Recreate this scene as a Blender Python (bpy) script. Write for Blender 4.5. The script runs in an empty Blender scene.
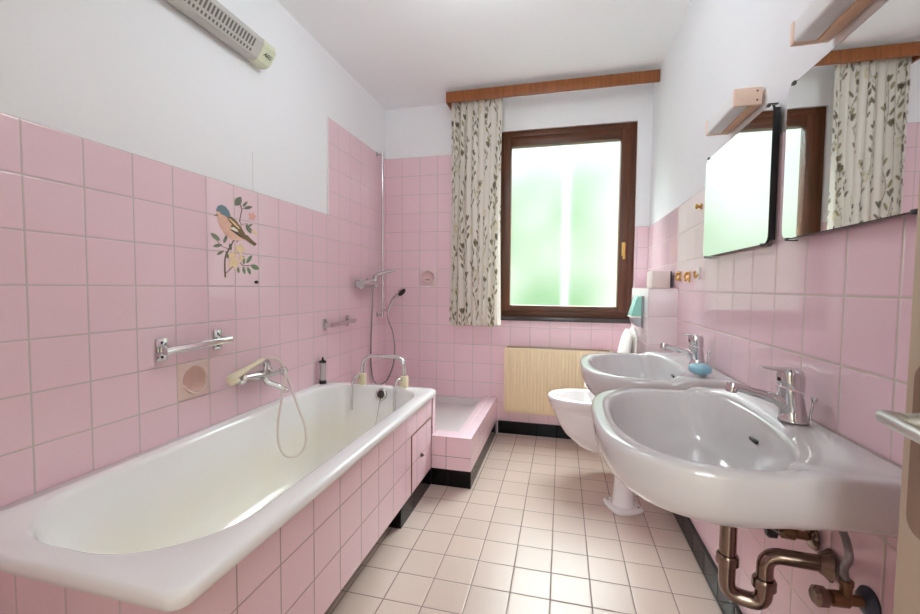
import bpy, bmesh, math, random
from mathutils import Vector, Matrix, Euler
random.seed(7)
PI = math.pi
S = bpy.context.scene
COL = S.collection

# ------------------------------------------------------------------ room numbers (metres)
T = 0.152                      # tile module
XL, XR, YB, ZC = -1.446, 0.597, 3.2605, 2.625
YF = -0.42                     # wall with the doorway, behind the camera
H = 1.1605                     # eye height

# ------------------------------------------------------------------ helpers
def root_loc(o):
    while o.parent: o = o.parent
    return o.location.copy()

def obj(name, bm, mat, parent=None, smooth=40, world=True, mats=None):
    """links bm as ONE mesh object; coordinates are world unless world=False (already relative to the thing)"""
    bmesh.ops.recalc_face_normals(bm, faces=bm.faces[:])
    if parent is not None and world:
        bmesh.ops.translate(bm, verts=bm.verts[:], vec=-root_loc(parent))
    me = bpy.data.meshes.new(name)
    bm.to_mesh(me); bm.free()
    for m in (mats or [mat]): me.materials.append(m)
    if smooth:
        me.polygons.foreach_set('use_smooth', [True]*len(me.polygons))
        me.set_sharp_from_angle(angle=math.radians(smooth))
    o = bpy.data.objects.new(name, me); COL.objects.link(o)
    if parent is not None: o.parent = parent
    return o

def thing(name, label, cat, loc=(0,0,0), group=None, rotz=0):
    o = bpy.data.objects.new(name, None); COL.objects.link(o)
    o.empty_display_size = 0.05
    o.location = loc; o.rotation_euler = (0,0,rotz)
    o['label'] = label; o['category'] = cat
    if group: o['group'] = group
    return o

def tag(o, label, cat, group=None):
    o['label'] = label; o['category'] = cat
    if group: o['group'] = group
    return o

def struct(o, label=None):
    o['kind'] = 'structure'
    if label: o['label'] = label
    return o

def dup(root, loc, label):
    r = root.copy(); COL.objects.link(r); r.location = loc; r['label'] = label
    for ch in list(root.children):
        c = ch.copy(); COL.objects.link(c); c.parent = r
        for g in ch.children:
            d = g.copy(); COL.objects.link(d); d.parent = c
    return r

def B(): return bmesh.new()

def add_box(bm, lo, hi, bev=0.0, seg=2, mi=0, rot=None, pivot=None):
    r = bmesh.ops.create_cube(bm, size=1.0)
    vs = r['verts']
    lo, hi = Vector(lo), Vector(hi); c = (lo+hi)/2; d = hi-lo
    for v in vs: v.co = Vector((v.co.x*d.x, v.co.y*d.y, v.co.z*d.z)) + c
    fs = list({f for v in vs for f in v.link_faces})
    for f in fs: f.material_index = mi
    if bev > 0:
        es = list({e for v in vs for e in v.link_edges})
        rb = bmesh.ops.bevel(bm, geom=es, offset=bev, segments=seg, profile=0.5, affect='EDGES')
        vs = list({v for f in rb['faces'] for v in f.verts} | {v for v in vs if v.is_valid})
    if rot is not None:
        p = Vector(pivot) if pivot is not None else c
        bmesh.ops.rotate(bm, verts=vs, cent=p, matrix=rot)
    return vs

def loft(bm, rings, closed=True, cap0=False, cap1=False, mi=0):
    R = [[bm.verts.new(p) for p in ring] for ring in rings]
    n = len(R[0])
    for a, b in zip(R, R[1:]):
        for i in range(n if closed else n-1):
            j = (i+1) % n
            try:
                f = bm.faces.new((a[i], a[j], b[j], b[i])); f.material_index = mi
            except ValueError: pass
    if cap0: bm.faces.new(R[0]).material_index = mi
    if cap1: bm.faces.new(R[-1]).material_index = mi
    return R

def frame_axes(d):
    d = Vector(d).normalized()
    a = Vector((0,0,1)) if abs(d.z) < 0.9 else Vector((1,0,0))
    u = d.cross(a).normalized(); v = d.cross(u).normalized()
    return u, v

def smooth_path(pts, n=8):
    P = [Vector(p) for p in pts]; out = []
    for i in range(len(P)-1):
        p0 = P[max(i-1,0)]; p1 = P[i]; p2 = P[i+1]; p3 = P[min(i+2,len(P)-1)]
        for k in range(n):
            t = k/n
            out.append(0.5*((2*p1) + (-p0+p2)*t + (2*p0-5*p1+4*p2-p3)*t*t + (-p0+3*p1-3*p2+p3)*t*t*t))
    out.append(P[-1]); return out

def round_path(pts, r, n=6):
    P = [Vector(p) for p in pts]; out = [P[0]]
    for i in range(1, len(P)-1):
        a = (P[i-1]-P[i]); b = (P[i+1]-P[i])
        q = min(r, a.length*0.49, b.length*0.49)
        s = P[i]+a.normalized()*q; e = P[i]+b.normalized()*q
        for k in range(n+1):
            t = k/n
            out.append(s*(1-t)**2 + P[i]*2*t*(1-t) + e*t*t)
    out.append(P[-1]); return out

def add_tube(bm, pts, rad, seg=12, caps=True, mi=0):
    P = [Vector(p) for p in pts]
    rads = rad if isinstance(rad, (list, tuple)) else [rad]*len(P)
    rings = []; u = None
    for i, p in enumerate(P):
        d = (P[min(i+1,len(P)-1)] - P[max(i-1,0)]).normalized()
        if u is None: u, _ = frame_axes(d)
        u = (u - d*u.dot(d)).normalized(); v = d.cross(u)
        rings.append([p + (u*math.cos(2*PI*k/seg) + v*math.sin(2*PI*k/seg))*rads[i] for k in range(seg)])
    loft(bm, rings, True, caps, caps, mi)

def add_cyl(bm, a, b, r, seg=20, r2=None, mi=0):
    add_tube(bm, [a, b], [r, r if r2 is None else r2], seg, True, mi)

def add_lathe(bm, origin, axis, prof, seg=24, mi=0, cap=True):
    """prof: list of (distance along axis, radius)"""
    o = Vector(origin); d = Vector(axis).normalized(); u, v = frame_axes(d)
    rings = [[o + d*h + (u*math.cos(2*PI*k/seg) + v*math.sin(2*PI*k/seg))*max(r,1e-4) for k in range(seg)] for h, r in prof]
    loft(bm, rings, True, cap, cap, mi)

def add_prism(bm, poly, depth, mi=0):
    """poly: list of 3D points in a plane; depth: extrusion vector"""
    d = Vector(depth)
    a = [bm.verts.new(p) for p in poly]; b = [bm.verts.new(Vector(p)+d) for p in poly]
    n = len(a)
    fs = [bm.faces.new(a), bm.faces.new(b)]
    for i in range(n): fs.append(bm.faces.new((a[i], a[(i+1)%n], b[(i+1)%n], b[i])))
    for f in fs: f.material_index = mi

def rrect(x0, x1, y0, y1, rn, rf, z, n=9):
    """rounded rectangle, radius rn at the y0 corners, rf at the y1 corners"""
    out = []
    for (cx, cy, r, a0) in ((x1-rn, y0+rn, rn, -90), (x1-rf, y1-rf, rf, 0), (x0+rf, y1-rf, rf, 90), (x0+rn, y0+rn, rn, 180)):
        for k in range(n):
            a = math.radians(a0 + 90*k/(n-1))
            out.append((cx+r*math.cos(a), cy+r*math.sin(a), z))
    return out

def sstep(a, b, x):
    t = min(1, max(0, (x-a)/(b-a))); return t*t*(3-2*t)

# ------------------------------------------------------------------ materials
def srgb(r, g, b):
    f = lambda c: c/12.92 if c <= 0.04045 else ((c+0.055)/1.055)**2.4
    return (f(r/255), f(g/255), f(b/255), 1)

def base_mat(name):
    m = bpy.data.materials.new(name); m.use_nodes = True
    nt = m.node_tree; return m, nt, nt.nodes['Principled BSDF']

def pmat(name, col, rough=0.5, metal=0.0, noise=0.04, nscale=12, bump=0.0, bscale=60, coat=0.0, spec=0.5):
    m, nt, b = base_mat(name)
    N, L = nt.nodes, nt.links
    tc = N.new('ShaderNodeTexCoord'); nz = N.new('ShaderNodeTexNoise'); nz.inputs['Scale'].default_value = nscale
    nz.inputs['Detail'].default_value = 4
    L.new(tc.outputs['Object'], nz.inputs['Vector'])
    mx = N.new('ShaderNodeMix'); mx.data_type = 'RGBA'
    c = Vector(col[:3])
    mx.inputs['A'].default_value = (*(c*(1-noise)), 1); mx.inputs['B'].default_value = (*[min(1,x) for x in c*(1+noise)], 1)
    L.new(nz.outputs['Fac'], mx.inputs['Factor']); L.new(mx.outputs['Result'], b.inputs['Base Color'])
    b.inputs['Roughness'].default_value = rough; b.inputs['Metallic'].default_value = metal
    b.inputs['Specular IOR Level'].default_value = spec; b.inputs['Coat Weight'].default_value = coat
    if bump > 0:
        n2 = N.new('ShaderNodeTexNoise'); n2.inputs['Scale'].default_value = bscale; n2.inputs['Detail'].default_value = 5
        bp = N.new('ShaderNodeBump'); bp.inputs['Strength'].default_value = bump; bp.inputs['Distance'].default_value = 0.004
        L.new(tc.outputs['Object'], n2.inputs['Vector']); L.new(n2.outputs['Fac'], bp.inputs['Height']); L.new(bp.outputs['Normal'], b.inputs['Normal'])
    return m

def tile_mat(name, ax, off, size, col, grout, rough=0.07, var=0.014, gw=0.003, wav=0.03, spec=0.5, size2=None):
    """square glazed tiles laid on the world grid: ax = (u axis, v axis) of the world position"""
    m, nt, b = base_mat(name); N, L = nt.nodes, nt.links
    geo = N.new('ShaderNodeNewGeometry'); sx = N.new('ShaderNodeSeparateXYZ'); L.new(geo.outputs['Position'], sx.inputs[0])
    def math_(op, a, c=None, d=None):
        n = N.new('ShaderNodeMath'); n.operation = op
        for i, v in enumerate((a, c, d)):
            if v is None: continue
            if isinstance(v, (int, float)): n.inputs[i].default_value = v
            else: L.new(v, n.inputs[i])
        return n.outputs[0]
    ids, ds = [], []
    for k in (0, 1):
        s = (size, size2 or size)[k]
        u = math_('DIVIDE', math_('SUBTRACT', sx.outputs['XYZ'.index(ax[k])], off[k]), s)
        fr = math_('FRACT', u); ids.append(math_('FLOOR', u))
        ds.append(math_('MULTIPLY', math_('MINIMUM', fr, math_('SUBTRACT', 1.0, fr)), s))
    dmin = math_('MINIMUM', ds[0], ds[1])
    mr = N.new('ShaderNodeMapRange'); mr.interpolation_type = 'SMOOTHSTEP'
    mr.inputs['From Min'].default_value = gw*0.5; mr.inputs['From Max'].default_value = gw*0.5+0.0012
    L.new(dmin, mr.inputs['Value']); mask = mr.outputs['Result']
    cb = N.new('ShaderNodeCombineXYZ'); L.new(ids[0], cb.inputs[0]); L.new(ids[1], cb.inputs[1])
    wn = N.new('ShaderNodeTexWhiteNoise'); L.new(cb.outputs[0], wn.inputs['Vector'])
    c = Vector(col[:3])
    m1 = N.new('ShaderNodeMix'); m1.data_type = 'RGBA'
    m1.inputs['A'].default_value = (*(c*(1-var)), 1); m1.inputs['B'].default_value = (*[min(1,x) for x in c*(1+var)], 1)
    L.new(wn.outputs['Value'], m1.inputs['Factor'])
    nz = N.new('ShaderNodeTexNoise'); nz.inputs['Scale'].default_value = 30; nz.inputs['Detail'].default_value = 5
    L.new(geo.outputs['Position'], nz.inputs['Vector'])
    m3 = N.new('ShaderNodeMix'); m3.data_type = 'RGBA'; m3.blend_type = 'MULTIPLY'; m3.inputs['Factor'].default_value = 0.12
    L.new(m1.outputs['Result'], m3.inputs['A']); L.new(nz.outputs['Color'], m3.inputs['B'])
    m2 = N.new('ShaderNodeMix'); m2.data_type = 'RGBA'; m2.inputs['A'].default_value = grout
    L.new(mask, m2.inputs['Factor']); L.new(m1.outputs['Result'], m2.inputs['B']); L.new(m2.outputs['Result'], b.inputs['Base Color'])
    rr = N.new('ShaderNodeMapRange'); rr.inputs['To Min'].default_value = 0.75; rr.inputs['To Max'].default_value = rough
    L.new(mask, rr.inputs['Value']); L.new(rr.outputs['Result'], b.inputs['Roughness'])
    b.inputs['Specular IOR Level'].default_value = spec
    # joints sit back, pillowed edges, glaze slightly wavy, every tile set at its own tiny tilt
    ed = N.new('ShaderNodeMapRange'); ed.interpolation_type = 'SMOOTHSTEP'
    ed.inputs['From Min'].default_value = gw*0.3; ed.inputs['From Max'].default_value = gw*0.5+0.004
    L.new(dmin, ed.inputs['Value'])
    wv = N.new('ShaderNodeTexNoise'); wv.inputs['Scale'].default_value = 11; wv.inputs['Detail'].default_value = 2
    L.new(geo.outputs['Position'], wv.inputs['Vector'])
    h = math_('ADD', ed.outputs['Result'], math_('MULTIPLY', wv.outputs['Fac'], wav*8))
    bp = N.new('ShaderNodeBump'); bp.inputs['Strength'].default_value = 0.5; bp.inputs['Distance'].default_value = 0.0016
    L.new(h, bp.inputs['Height']); L.new(bp.outputs['Normal'], b.inputs['Normal'])
    return m

PINK = srgb(237, 206, 215); GROUT = srgb(198, 186, 180)
RPINK = PINK
ZL = H-0.0324*T
m_tile_left  = tile_mat('pink glazed wall tile', (1,2) and 'YZ', (5.485*T, ZL), T, PINK, GROUT)
m_tile_back  = tile_mat('pink glazed wall tile back', 'XZ', (-8.5584*T, ZL), T, PINK, GROUT)
m_tile_right = tile_mat('pink glazed wall tile right', 'YZ', (13.087*T, H-0.0803*T), T, PINK, srgb(205,192,182), gw=0.0035)
m_panel_x = tile_mat('pink tub panel tile', 'YZ', (0.947, 0.402), 0.1555, srgb(233,202,211), srgb(165,148,140), size2=T)
m_panel_y = tile_mat('pink tub end tile', 'XZ', (-0.728, 0.402), T, PINK, GROUT)
m_curb_y = tile_mat('pink curb tile front', 'XZ', (-0.638, 0.176), 0.1505, PINK, srgb(160,140,136))
m_curb_x = tile_mat('pink curb tile side', 'YZ', (2.287, 0.176), T, srgb(233,202,211), GROUT, size2=T)
m_curb_z = tile_mat('pink curb tile top', 'XY', (-0.7, 2.27), T*1.0, srgb(236,210,218), srgb(228,204,208))
m_black_x = tile_mat('black plinth tile', 'YZ', (1.8285, 0.1), 0.1507, srgb(18,15,15), srgb(56,50,48), rough=0.16, size2=0.4, gw=0.002, spec=0.2)
m_black_y = tile_mat('black plinth tile face', 'XZ', (-0.6235, 0.1), 0.1507, srgb(14,12,12), srgb(36,32,32), rough=0.16, size2=0.4, gw=0.002, spec=0.2)
m_ledge_y = tile_mat('pale pink ledge tile', 'XZ', (0.45, ZL+0.008), T, srgb(228,214,217), srgb(214,196,194), var=0.02)
m_ledge_x = tile_mat('pale pink ledge tile side', 'YZ', (2.4, ZL+0.008), T, srgb(228,214,217), srgb(214,196,194), var=0.02)
m_floor = tile_mat('beige floor tile', 'XY', (-0.6235, 1.9844), 0.9911*T, srgb(206,185,174), srgb(142,126,117), rough=0.32, var=0.035, gw=0.0032, wav=0.03, spec=0.45)
m_plaster = pmat('white plaster', srgb(240,241,243), 0.75, noise=0.012, nscale=3, bump=0.06, bscale=120)
m_ceil = pmat('white ceiling paint', srgb(243,244,246), 0.85, noise=0.01, nscale=2)
m_enamel = pmat('white enamel', srgb(240,240,238), 0.12, noise=0.012, nscale=4, coat=0.3)
m_ceramic = pmat('white ceramic', srgb(236,232,232), 0.1, noise=0.008, nscale=5, coat=0.3)
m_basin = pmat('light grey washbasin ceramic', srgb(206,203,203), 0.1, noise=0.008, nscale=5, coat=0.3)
m_chrome = pmat('chrome', srgb(214,214,214), 0.1, 1.0, noise=0.03, nscale=20)
m_chrome_worn = pmat('worn chrome', srgb(140,122,110), 0.2, 1.0, noise=0.18, nscale=35, bump=0.05)
m_brass = pmat('worn brass pipe', srgb(132,104,78), 0.36, 0.9, noise=0.2, nscale=30)
m_gold = pmat('gold metal', srgb(214,172,96), 0.3, 0.9, noise=0.06)
m_black = pmat('black plastic', srgb(24,24,25), 0.35)
m_dark = pmat('dark rubber and gap shadow', srgb(40,36,34), 0.6)
m_bluegrey = pmat('tarnished blue rosette', srgb(70,76,88), 0.35, 0.7, noise=0.25, nscale=40)
m_cream_plastic = pmat('yellowed plastic', srgb(232,222,190), 0.35)
m_white_plastic = pmat('white plastic', srgb(236,232,226), 0.35)
m_teal = pmat('teal plastic', srgb(150,214,198), 0.35)
m_grey_metal = pmat('grey metal', srgb(160,158,162), 0.3, 0.8)
m_peach = pmat('peach lamp housing', srgb(244,216,196), 0.45)
m_beige_strip = pmat('tan lamp strip', srgb(234,196,164), 0.5)
m_opal = pmat('opal diffuser', srgb(238,238,238), 0.4)
m_soapdish = pmat('beige pink ceramic', srgb(231,206,198), 0.2, noise=0.02)
m_bluesoap = pmat('blue soap', srgb(140,188,204), 0.45, noise=0.05, nscale=25)
m_rad = pmat('ivory radiator enamel', srgb(236,216,178), 0.4, noise=0.008, nscale=3)
m_rad_dark = pmat('dark radiator grille', srgb(150,132,104), 0.6)  # darker tone for the comb along the radiator top
m_door = pmat('beige door paint', srgb(192,174,150), 0.55, noise=0.04, nscale=4)
m_handle = pmat('brushed aluminium', srgb(206,208,200), 0.28, 0.85)
m_plate = pmat('bronze escutcheon', srgb(150,126,108), 0.4, 0.6)
m_heater = pmat('grey heater housing', srgb(196,194,188), 0.4, 0.3)
m_heater_dark = pmat('heater slot', srgb(112,108,102), 0.5)
m_heater_cap = pmat('pale green heater cap', srgb(214,220,192), 0.4)
m_logo = pmat('dark green lettering', srgb(34,48,30), 0.5)
m_sill = pmat('dark stone sill', srgb(62,56,56), 0.25, noise=0.15, nscale=60)
m_white_grout = pmat('white tile edge', srgb(236,234,232), 0.4)
m_tissue = pmat('beige box', srgb(226,212,206), 0.5)
m_mirror = pmat('mirror silver', (0.86,0.88,0.87,1), 0.015, 1.0, noise=0.0)
m_clip = pmat('dull metal clip', srgb(92,92,94), 0.4, 0.6)
m_mirror_edge = pmat('dark mirror edge and gap shade', srgb(38,40,40), 0.3, 0.3)
m_leafgreen = pmat('printed green leaf', srgb(122,148,110), 0.35, noise=0.25, nscale=80)
m_leafdark = pmat('printed dark leaf', srgb(116,122,102), 0.35, noise=0.25, nscale=80)
m_twig = pmat('printed twig', srgb(118,92,78), 0.35)
m_orange = pmat('printed orange breast', srgb(234,188,166), 0.35, noise=0.08, nscale=60)
m_birdblue = pmat('printed blue head', srgb(112,138,148), 0.35, noise=0.15, nscale=90)
m_birdbrown = pmat('printed brown wing', srgb(122,96,60), 0.35, noise=0.35, nscale=120)
m_birdblack = pmat('printed black wing bar', srgb(54,50,44), 0.35)
m_birdwhite = pmat('printed white wing bar', srgb(236,230,214), 0.35)
m_yellow = pmat('printed yellow blossom', srgb(236,208,164), 0.35, noise=0.15, nscale=70)
m_pinkfl = pmat('printed pink blossom', srgb(236,176,166), 0.35, noise=0.1, nscale=70)
m_hose = pmat('pale shower hose', srgb(228,216,210), 0.4)
m_steelhose = pmat('steel hose', srgb(150,146,146), 0.35, 0.8, bump=0.4, bscale=300)

def wood_mat(name, c1, c2, axis_scale, rough=0.4):
    m, nt, b = base_mat(name); N, L = nt.nodes, nt.links
    tc = N.new('ShaderNodeTexCoord'); mp = N.new('ShaderNodeMapping'); mp.inputs['Scale'].default_value = axis_scale
    nz = N.new('ShaderNodeTexNoise'); nz.inputs['Scale'].default_value = 1; nz.inputs['Detail'].default_value = 6; nz.inputs['Distortion'].default_value = 0.5
    cr = N.new('ShaderNodeValToRGB'); cr.color_ramp.elements[0].position = 0.3; cr.color_ramp.elements[1].position = 0.7
    cr.color_ramp.elements[0].color = c1; cr.color_ramp.elements[1].color = c2
    L.new(tc.outputs['Object'], mp.inputs[0]); L.new(mp.outputs[0], nz.inputs['Vector']); L.new(nz.outputs['Fac'], cr.inputs[0]); L.new(cr.outputs[0], b.inputs['Base Color'])
    b.inputs['Roughness'].default_value = rough
    return m
m_wood_h = wood_mat('mahogany frame horizontal', srgb(72,36,14), srgb(106,57,27), (3,60,90))
m_wood_v = wood_mat('mahogany frame vertical', srgb(72,36,14), srgb(106,57,27), (90,60,3))
m_pelmet = wood_mat('teak pelmet', srgb(124,68,28), srgb(156,92,44), (70,70,4), 0.45)

# stained tub interior
def tub_mat():
    m, nt, b = base_mat('stained tub enamel'); N, L = nt.nodes, nt.links
    geo = N.new('ShaderNodeNewGeometry'); sx = N.new('ShaderNodeSeparateXYZ'); L.new(geo.outputs['Position'], sx.inputs[0])
    mr = N.new('ShaderNodeMapRange'); mr.inputs['From Min'].default_value = 0.50; mr.inputs['From Max'].default_value = 0.30; mr.interpolation_type = 'SMOOTHSTEP'
    nz = N.new('ShaderNodeTexNoise'); nz.inputs['Scale'].default_value = 3.5; nz.inputs['Detail'].default_value = 6
    L.new(geo.outputs['Position'], nz.inputs['Vector']); L.new(sx.outputs['Z'], mr.inputs['Value'])
    mu = N.new('ShaderNodeMath'); mu.operation = 'MULTIPLY'; L.new(nz.outputs['Fac'], mu.inputs[0]); L.new(mr.outputs['Result'], mu.inputs[1])
    mx = N.new('ShaderNodeMix'); mx.data_type = 'RGBA'; mx.inputs['A'].default_value = srgb(246,247,247); mx.inputs['B'].default_value = srgb(242,236,216)
    L.new(mu.outputs[0], mx.inputs['Factor']); L.new(mx.outputs['Result'], b.inputs['Base Color'])
    b.inputs['Roughness'].default_value = 0.14; b.inputs['Coat Weight'].default_value = 0.3
    return m
m_tub = tub_mat()

# printed curtain cloth: the print is a colour pattern carried by the cloth
def curtain_mat():
    m, nt, b = base_mat('sprig printed curtain cloth'); N, L = nt.nodes, nt.links
    at = N.new('ShaderNodeAttribute'); at.attribute_name = 'print'
    tc = N.new('ShaderNodeTexCoord'); nz = N.new('ShaderNodeTexNoise'); nz.inputs['Scale'].default_value = 300
    L.new(tc.outputs['Object'], nz.inputs['Vector'])
    bp = N.new('ShaderNodeBump'); bp.inputs['Strength'].default_value = 0.15; bp.inputs['Distance'].default_value = 0.001; L.new(nz.outputs['Fac'], bp.inputs['Height'])
    L.new(at.outputs['Color'], b.inputs['Base Color']); L.new(bp.outputs[0], b.inputs['Normal'])
    b.inputs['Roughness'].default_value = 0.85; b.inputs['Specular IOR Level'].default_value = 0.15
    tr = N.new('ShaderNodeBsdfTranslucent'); L.new(at.outputs['Color'], tr.inputs['Color'])
    ms = N.new('ShaderNodeMixShader'); ms.inputs[0].default_value = 0.35
    out = N['Material Output']
    L.new(b.outputs[0], ms.inputs[1]); L.new(tr.outputs[0], ms.inputs[2]); L.new(ms.outputs[0], out.inputs['Surface'])
    return m
m_curtain = curtain_mat()

# frosted privacy glass: part clear, part rough refraction
def frosted():
    m = bpy.data.materials.new('frosted privacy glass'); m.use_nodes = True
    nt = m.node_tree; N, L = nt.nodes, nt.links; N.remove(N['Principled BSDF'])
    out = N['Material Output']
    tp = N.new('ShaderNodeBsdfTransparent'); tp.inputs[0].default_value = (0.97,0.985,0.975,1)
    rf = N.new('ShaderNodeBsdfRefraction'); rf.inputs['Roughness'].default_value = 0.35; rf.inputs['IOR'].default_value = 1.12; rf.inputs['Color'].default_value = (0.96,0.985,0.965,1)
    tc = N.new('ShaderNodeTexCoord'); mp = N.new('ShaderNodeMapping'); mp.inputs['Scale'].default_value = (220,1,60)
    nz = N.new('ShaderNodeTexNoise'); nz.inputs['Scale'].default_value = 1; nz.inputs['Detail'].default_value = 3
    bp = N.new('ShaderNodeBump'); bp.inputs['Strength'].default_value = 0.35; bp.inputs['Distance'].default_value = 0.003
    L.new(tc.outputs['Object'], mp.inputs[0]); L.new(mp.outputs[0], nz.inputs['Vector']); L.new(nz.outputs['Fac'], bp.inputs['Height']); L.new(bp.outputs[0], rf.inputs['Normal'])
    gl = N.new('ShaderNodeBsdfGlossy'); gl.inputs['Roughness'].default_value = 0.5
    a = N.new('ShaderNodeMixShader'); a.inputs[0].default_value = 0.75
    c = N.new('ShaderNodeMixShader'); c.inputs[0].default_value = 0.04
    L.new(tp.outputs[0], a.inputs[1]); L.new(rf.outputs[0], a.inputs[2]); L.new(a.outputs[0], c.inputs[1]); L.new(gl.outputs[0], c.inputs[2]); L.new(c.outputs[0], out.inputs['Surface'])
    return m
m_frost = frosted()
def clear_plastic():
    m, nt, b = base_mat('clear acrylic'); b.inputs['Base Color'].default_value = (0.93,0.92,0.92,1)
    b.inputs['Roughness'].default_value = 0.08; b.inputs['Transmission Weight'].default_value = 0.85; b.inputs['IOR'].default_value = 1.3
    return m
m_clear = clear_plastic()

# ------------------------------------------------------------------ room shell
def boxobj(name, lo, hi, mat, parent=None, bev=0.0, seg=2):
    bm = B(); add_box(bm, lo, hi, bev, seg); return obj(name, bm, mat, parent, 30 if bev else 0)

floor = struct(boxobj('floor', (XL-0.15, YF-0.1, -0.1), (XR+0.15, YB+0.2, 0.0), m_floor), 'beige square floor tiles with dark joints')
ceiling = struct(boxobj('ceiling', (XL-0.15, YF-0.1, ZC), (XR+0.15, YB+0.2, ZC+0.1), m_ceil), 'plain white ceiling')

NL = (1.365, 0.777, 0.0745); NBK = (-1.0735, 1.2375, 0.0735)      # recessed soap tiles: centre along the wall, height, half size
bm = B()
def holed(bm, f, a0, a1, z0, z1, hole):
    # rectangle a0..a1 x z0..z1 with a square hole, boxes made by f(a0, a1, z0, z1)
    c, z, h = hole
    f(a0, c-h, z0, z1); f(c+h, a1, z0, z1); f(c-h, c+h, z0, z-h); f(c-h, c+h, z+h, z1)
holed(bm, lambda a, b, c, d: add_box(bm, (XL-0.13, a, c), (XL-0.008, b, d)), YF-0.1, YB+0.15, 0, ZC, NL)
wl = struct(obj('wall_left', bm, m_plaster, None, 0), 'left wall, white plaster above pink tiles')
bm = B()
holed(bm, lambda a, b, c, d: add_box(bm, (XL-0.0079, a, c), (XL, b, d)), YF, 2.381, 0.0, ZL+3*T, NL)
add_box(bm, (XL-0.0079, 2.381, 0.0), (XL, YB, ZL+7*T), 0)
struct(obj('tile_cladding', bm, m_tile_left, wl, 0))
bm = B()
add_box(bm, (XL-0.0079, 2.372, ZL+3*T+0.0005), (XL-0.0005, 2.3808, ZL+7*T), 0)
struct(obj('tile_edge', bm, m_white_grout, wl, 0))

# back wall with the window opening
WX0, WX1, WZ0, WZ1 = -0.522, 0.507, 0.925, 2.372
wb = bm = B()
y0, y1 = YB+0.008, YB+0.28
holed(bm, lambda a, b, c, d: add_box(bm, (a, y0, c), (b, y1, d)), XL-0.13, WX0, 0, ZC, NBK); add_box(bm, (WX1, y0, 0), (XR+0.13, y1, ZC))
add_box(bm, (WX0, y0, 0), (WX1, y1, WZ0)); add_box(bm, (WX0, y0, WZ1), (WX1, y1, ZC))
wall_back = struct(obj('wall_back', bm, m_plaster, None, 0), 'white end wall with pink tiles around the window')
bm = B()
zt7, zt3 = ZL+7*T, ZL+3*T
holed(bm, lambda a, b, c, d: add_box(bm, (a, YB, c), (b, y0-0.0001, d)), XL, -0.56, 0, zt7, NBK)
add_box(bm, (-0.56, YB, 0), (WX0, y0-0.0001, zt3))
add_box(bm, (WX0, YB, 0), (WX1, y0-0.0001, WZ0-0.002))
add_box(bm, (WX1, YB, 0), (XR, y0-0.0001, zt3))
struct(obj('tile_cladding', bm, m_tile_back, wall_back, 0))

wr = struct(boxobj('wall_right', (XR+0.008, YF-0.1, 0), (XR+0.13, YB+0.15, ZC), m_plaster), 'right wall, white plaster above pink tiles')
bm = B(); add_box(bm, (XR, YF, 0), (XR+0.0079, YB-0.0001, H-0.0803*T+3*T)); struct(obj('tile_cladding', bm, m_tile_right, wr, 0))

# wall with the doorway behind the camera, and the hall beyond
bm = B()
DX0, DX1, DZ = -0.43, 0.45, 2.03
add_box(bm, (XL-0.13, YF-0.1, 0), (DX0, YF, ZC)); add_box(bm, (DX1, YF-0.1, 0), (XR+0.13, YF, ZC)); add_box(bm, (DX0, YF-0.1, DZ), (DX1, YF, ZC))
struct(obj('wall_front', bm, m_plaster, None, 0), 'white wall with the doorway')
bm = B()
for lo, hi in (((DX0-0.001, YF-0.112, 0), (DX0+0.035, YF+0.012, DZ+0.0)), ((DX1-0.0, YF-0.112, 0), (DX1+0.035, YF+0.012, DZ+0.0)), ((DX0-0.001, YF-0.112, DZ-0.035), (DX1+0.035, YF+0.012, DZ))):
    add_box(bm, lo, hi, 0.003)
struct(obj('trim_1', bm, m_door, None, 30), 'beige door frame')
m_hall = pmat('hall paint', srgb(226,220,210), 0.8)
bm = B()
add_box(bm, (-1.3, -2.3, -0.1), (1.2, YF-0.1, 0)); add_box(bm, (-1.3, -2.3, ZC), (1.2, YF-0.1, ZC+0.1))
add_box(bm, (-1.4, -2.4, 0), (-1.3, YF-0.1, ZC)); add_box(bm, (1.2, -2.4, 0), (1.3, YF-0.1, ZC)); add_box(bm, (-1.4, -2.4, 0), (1.3, -2.3, ZC))
struct(obj('wall_hall', bm, m_hall, None, 0), 'plain hall beyond the doorway')

# black skirting
bm = B(); add_box(bm, (-0.478, YB-0.009, 0.0), (XR, YB-0.0002, 0.1), 0.0015, 1)
struct(obj('baseboard_back', bm, m_black_y, None, 30), 'black tile skirting under the radiator')
bm = B(); add_box(bm, (XR-0.014, 0.62, 0.0), (XR-0.0002, 2.399, 0.1), 0.0015, 1)
struct(obj('baseboard_right', bm, m_black_x, None, 30), 'black tile skirting under the washbasins')

# ------------------------------------------------------------------ window
win = thing('window_1', 'brown wooden window with frosted pane', 'window', ((WX0+WX1)/2, YB, WZ0))
win['kind'] = 'structure'; del win['category']
FY0, FY1 = YB+0.022, YB+0.09
def frame_bm(x0, x1, z0, z1, w, ya, yb, wb_=None, bev=0.005):
    wb_ = wb_ or w
    bm = B()
    add_box(bm, (x0, ya, z0), (x0+w, yb, z1), bev, 2, 1); add_box(bm, (x1-w, ya, z0), (x1, yb, z1), bev, 2, 1)
    add_box(bm, (x0+w-0.001, ya+0.0005, z1-w), (x1-w+0.001, yb, z1), bev, 2, 0); add_box(bm, (x0+w-0.001, ya+0.0005, z0), (x1-w+0.001, yb, z0+wb_), bev, 2, 0)
    return bm
fo = obj('frame', frame_bm(WX0+0.001, WX1-0.001, WZ0+0.012, WZ1-0.001, 0.052, FY0, FY1), None, win, 30, mats=[m_wood_h, m_wood_v])
sa = obj('sash', frame_bm(WX0+0.046, WX1-0.036, WZ0+0.05, WZ1-0.046, 0.074, FY0-0.018, FY1-0.012, 0.05, 0.008), None, win, 30, mats=[m_wood_h, m_wood_v])
bm = B()
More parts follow.
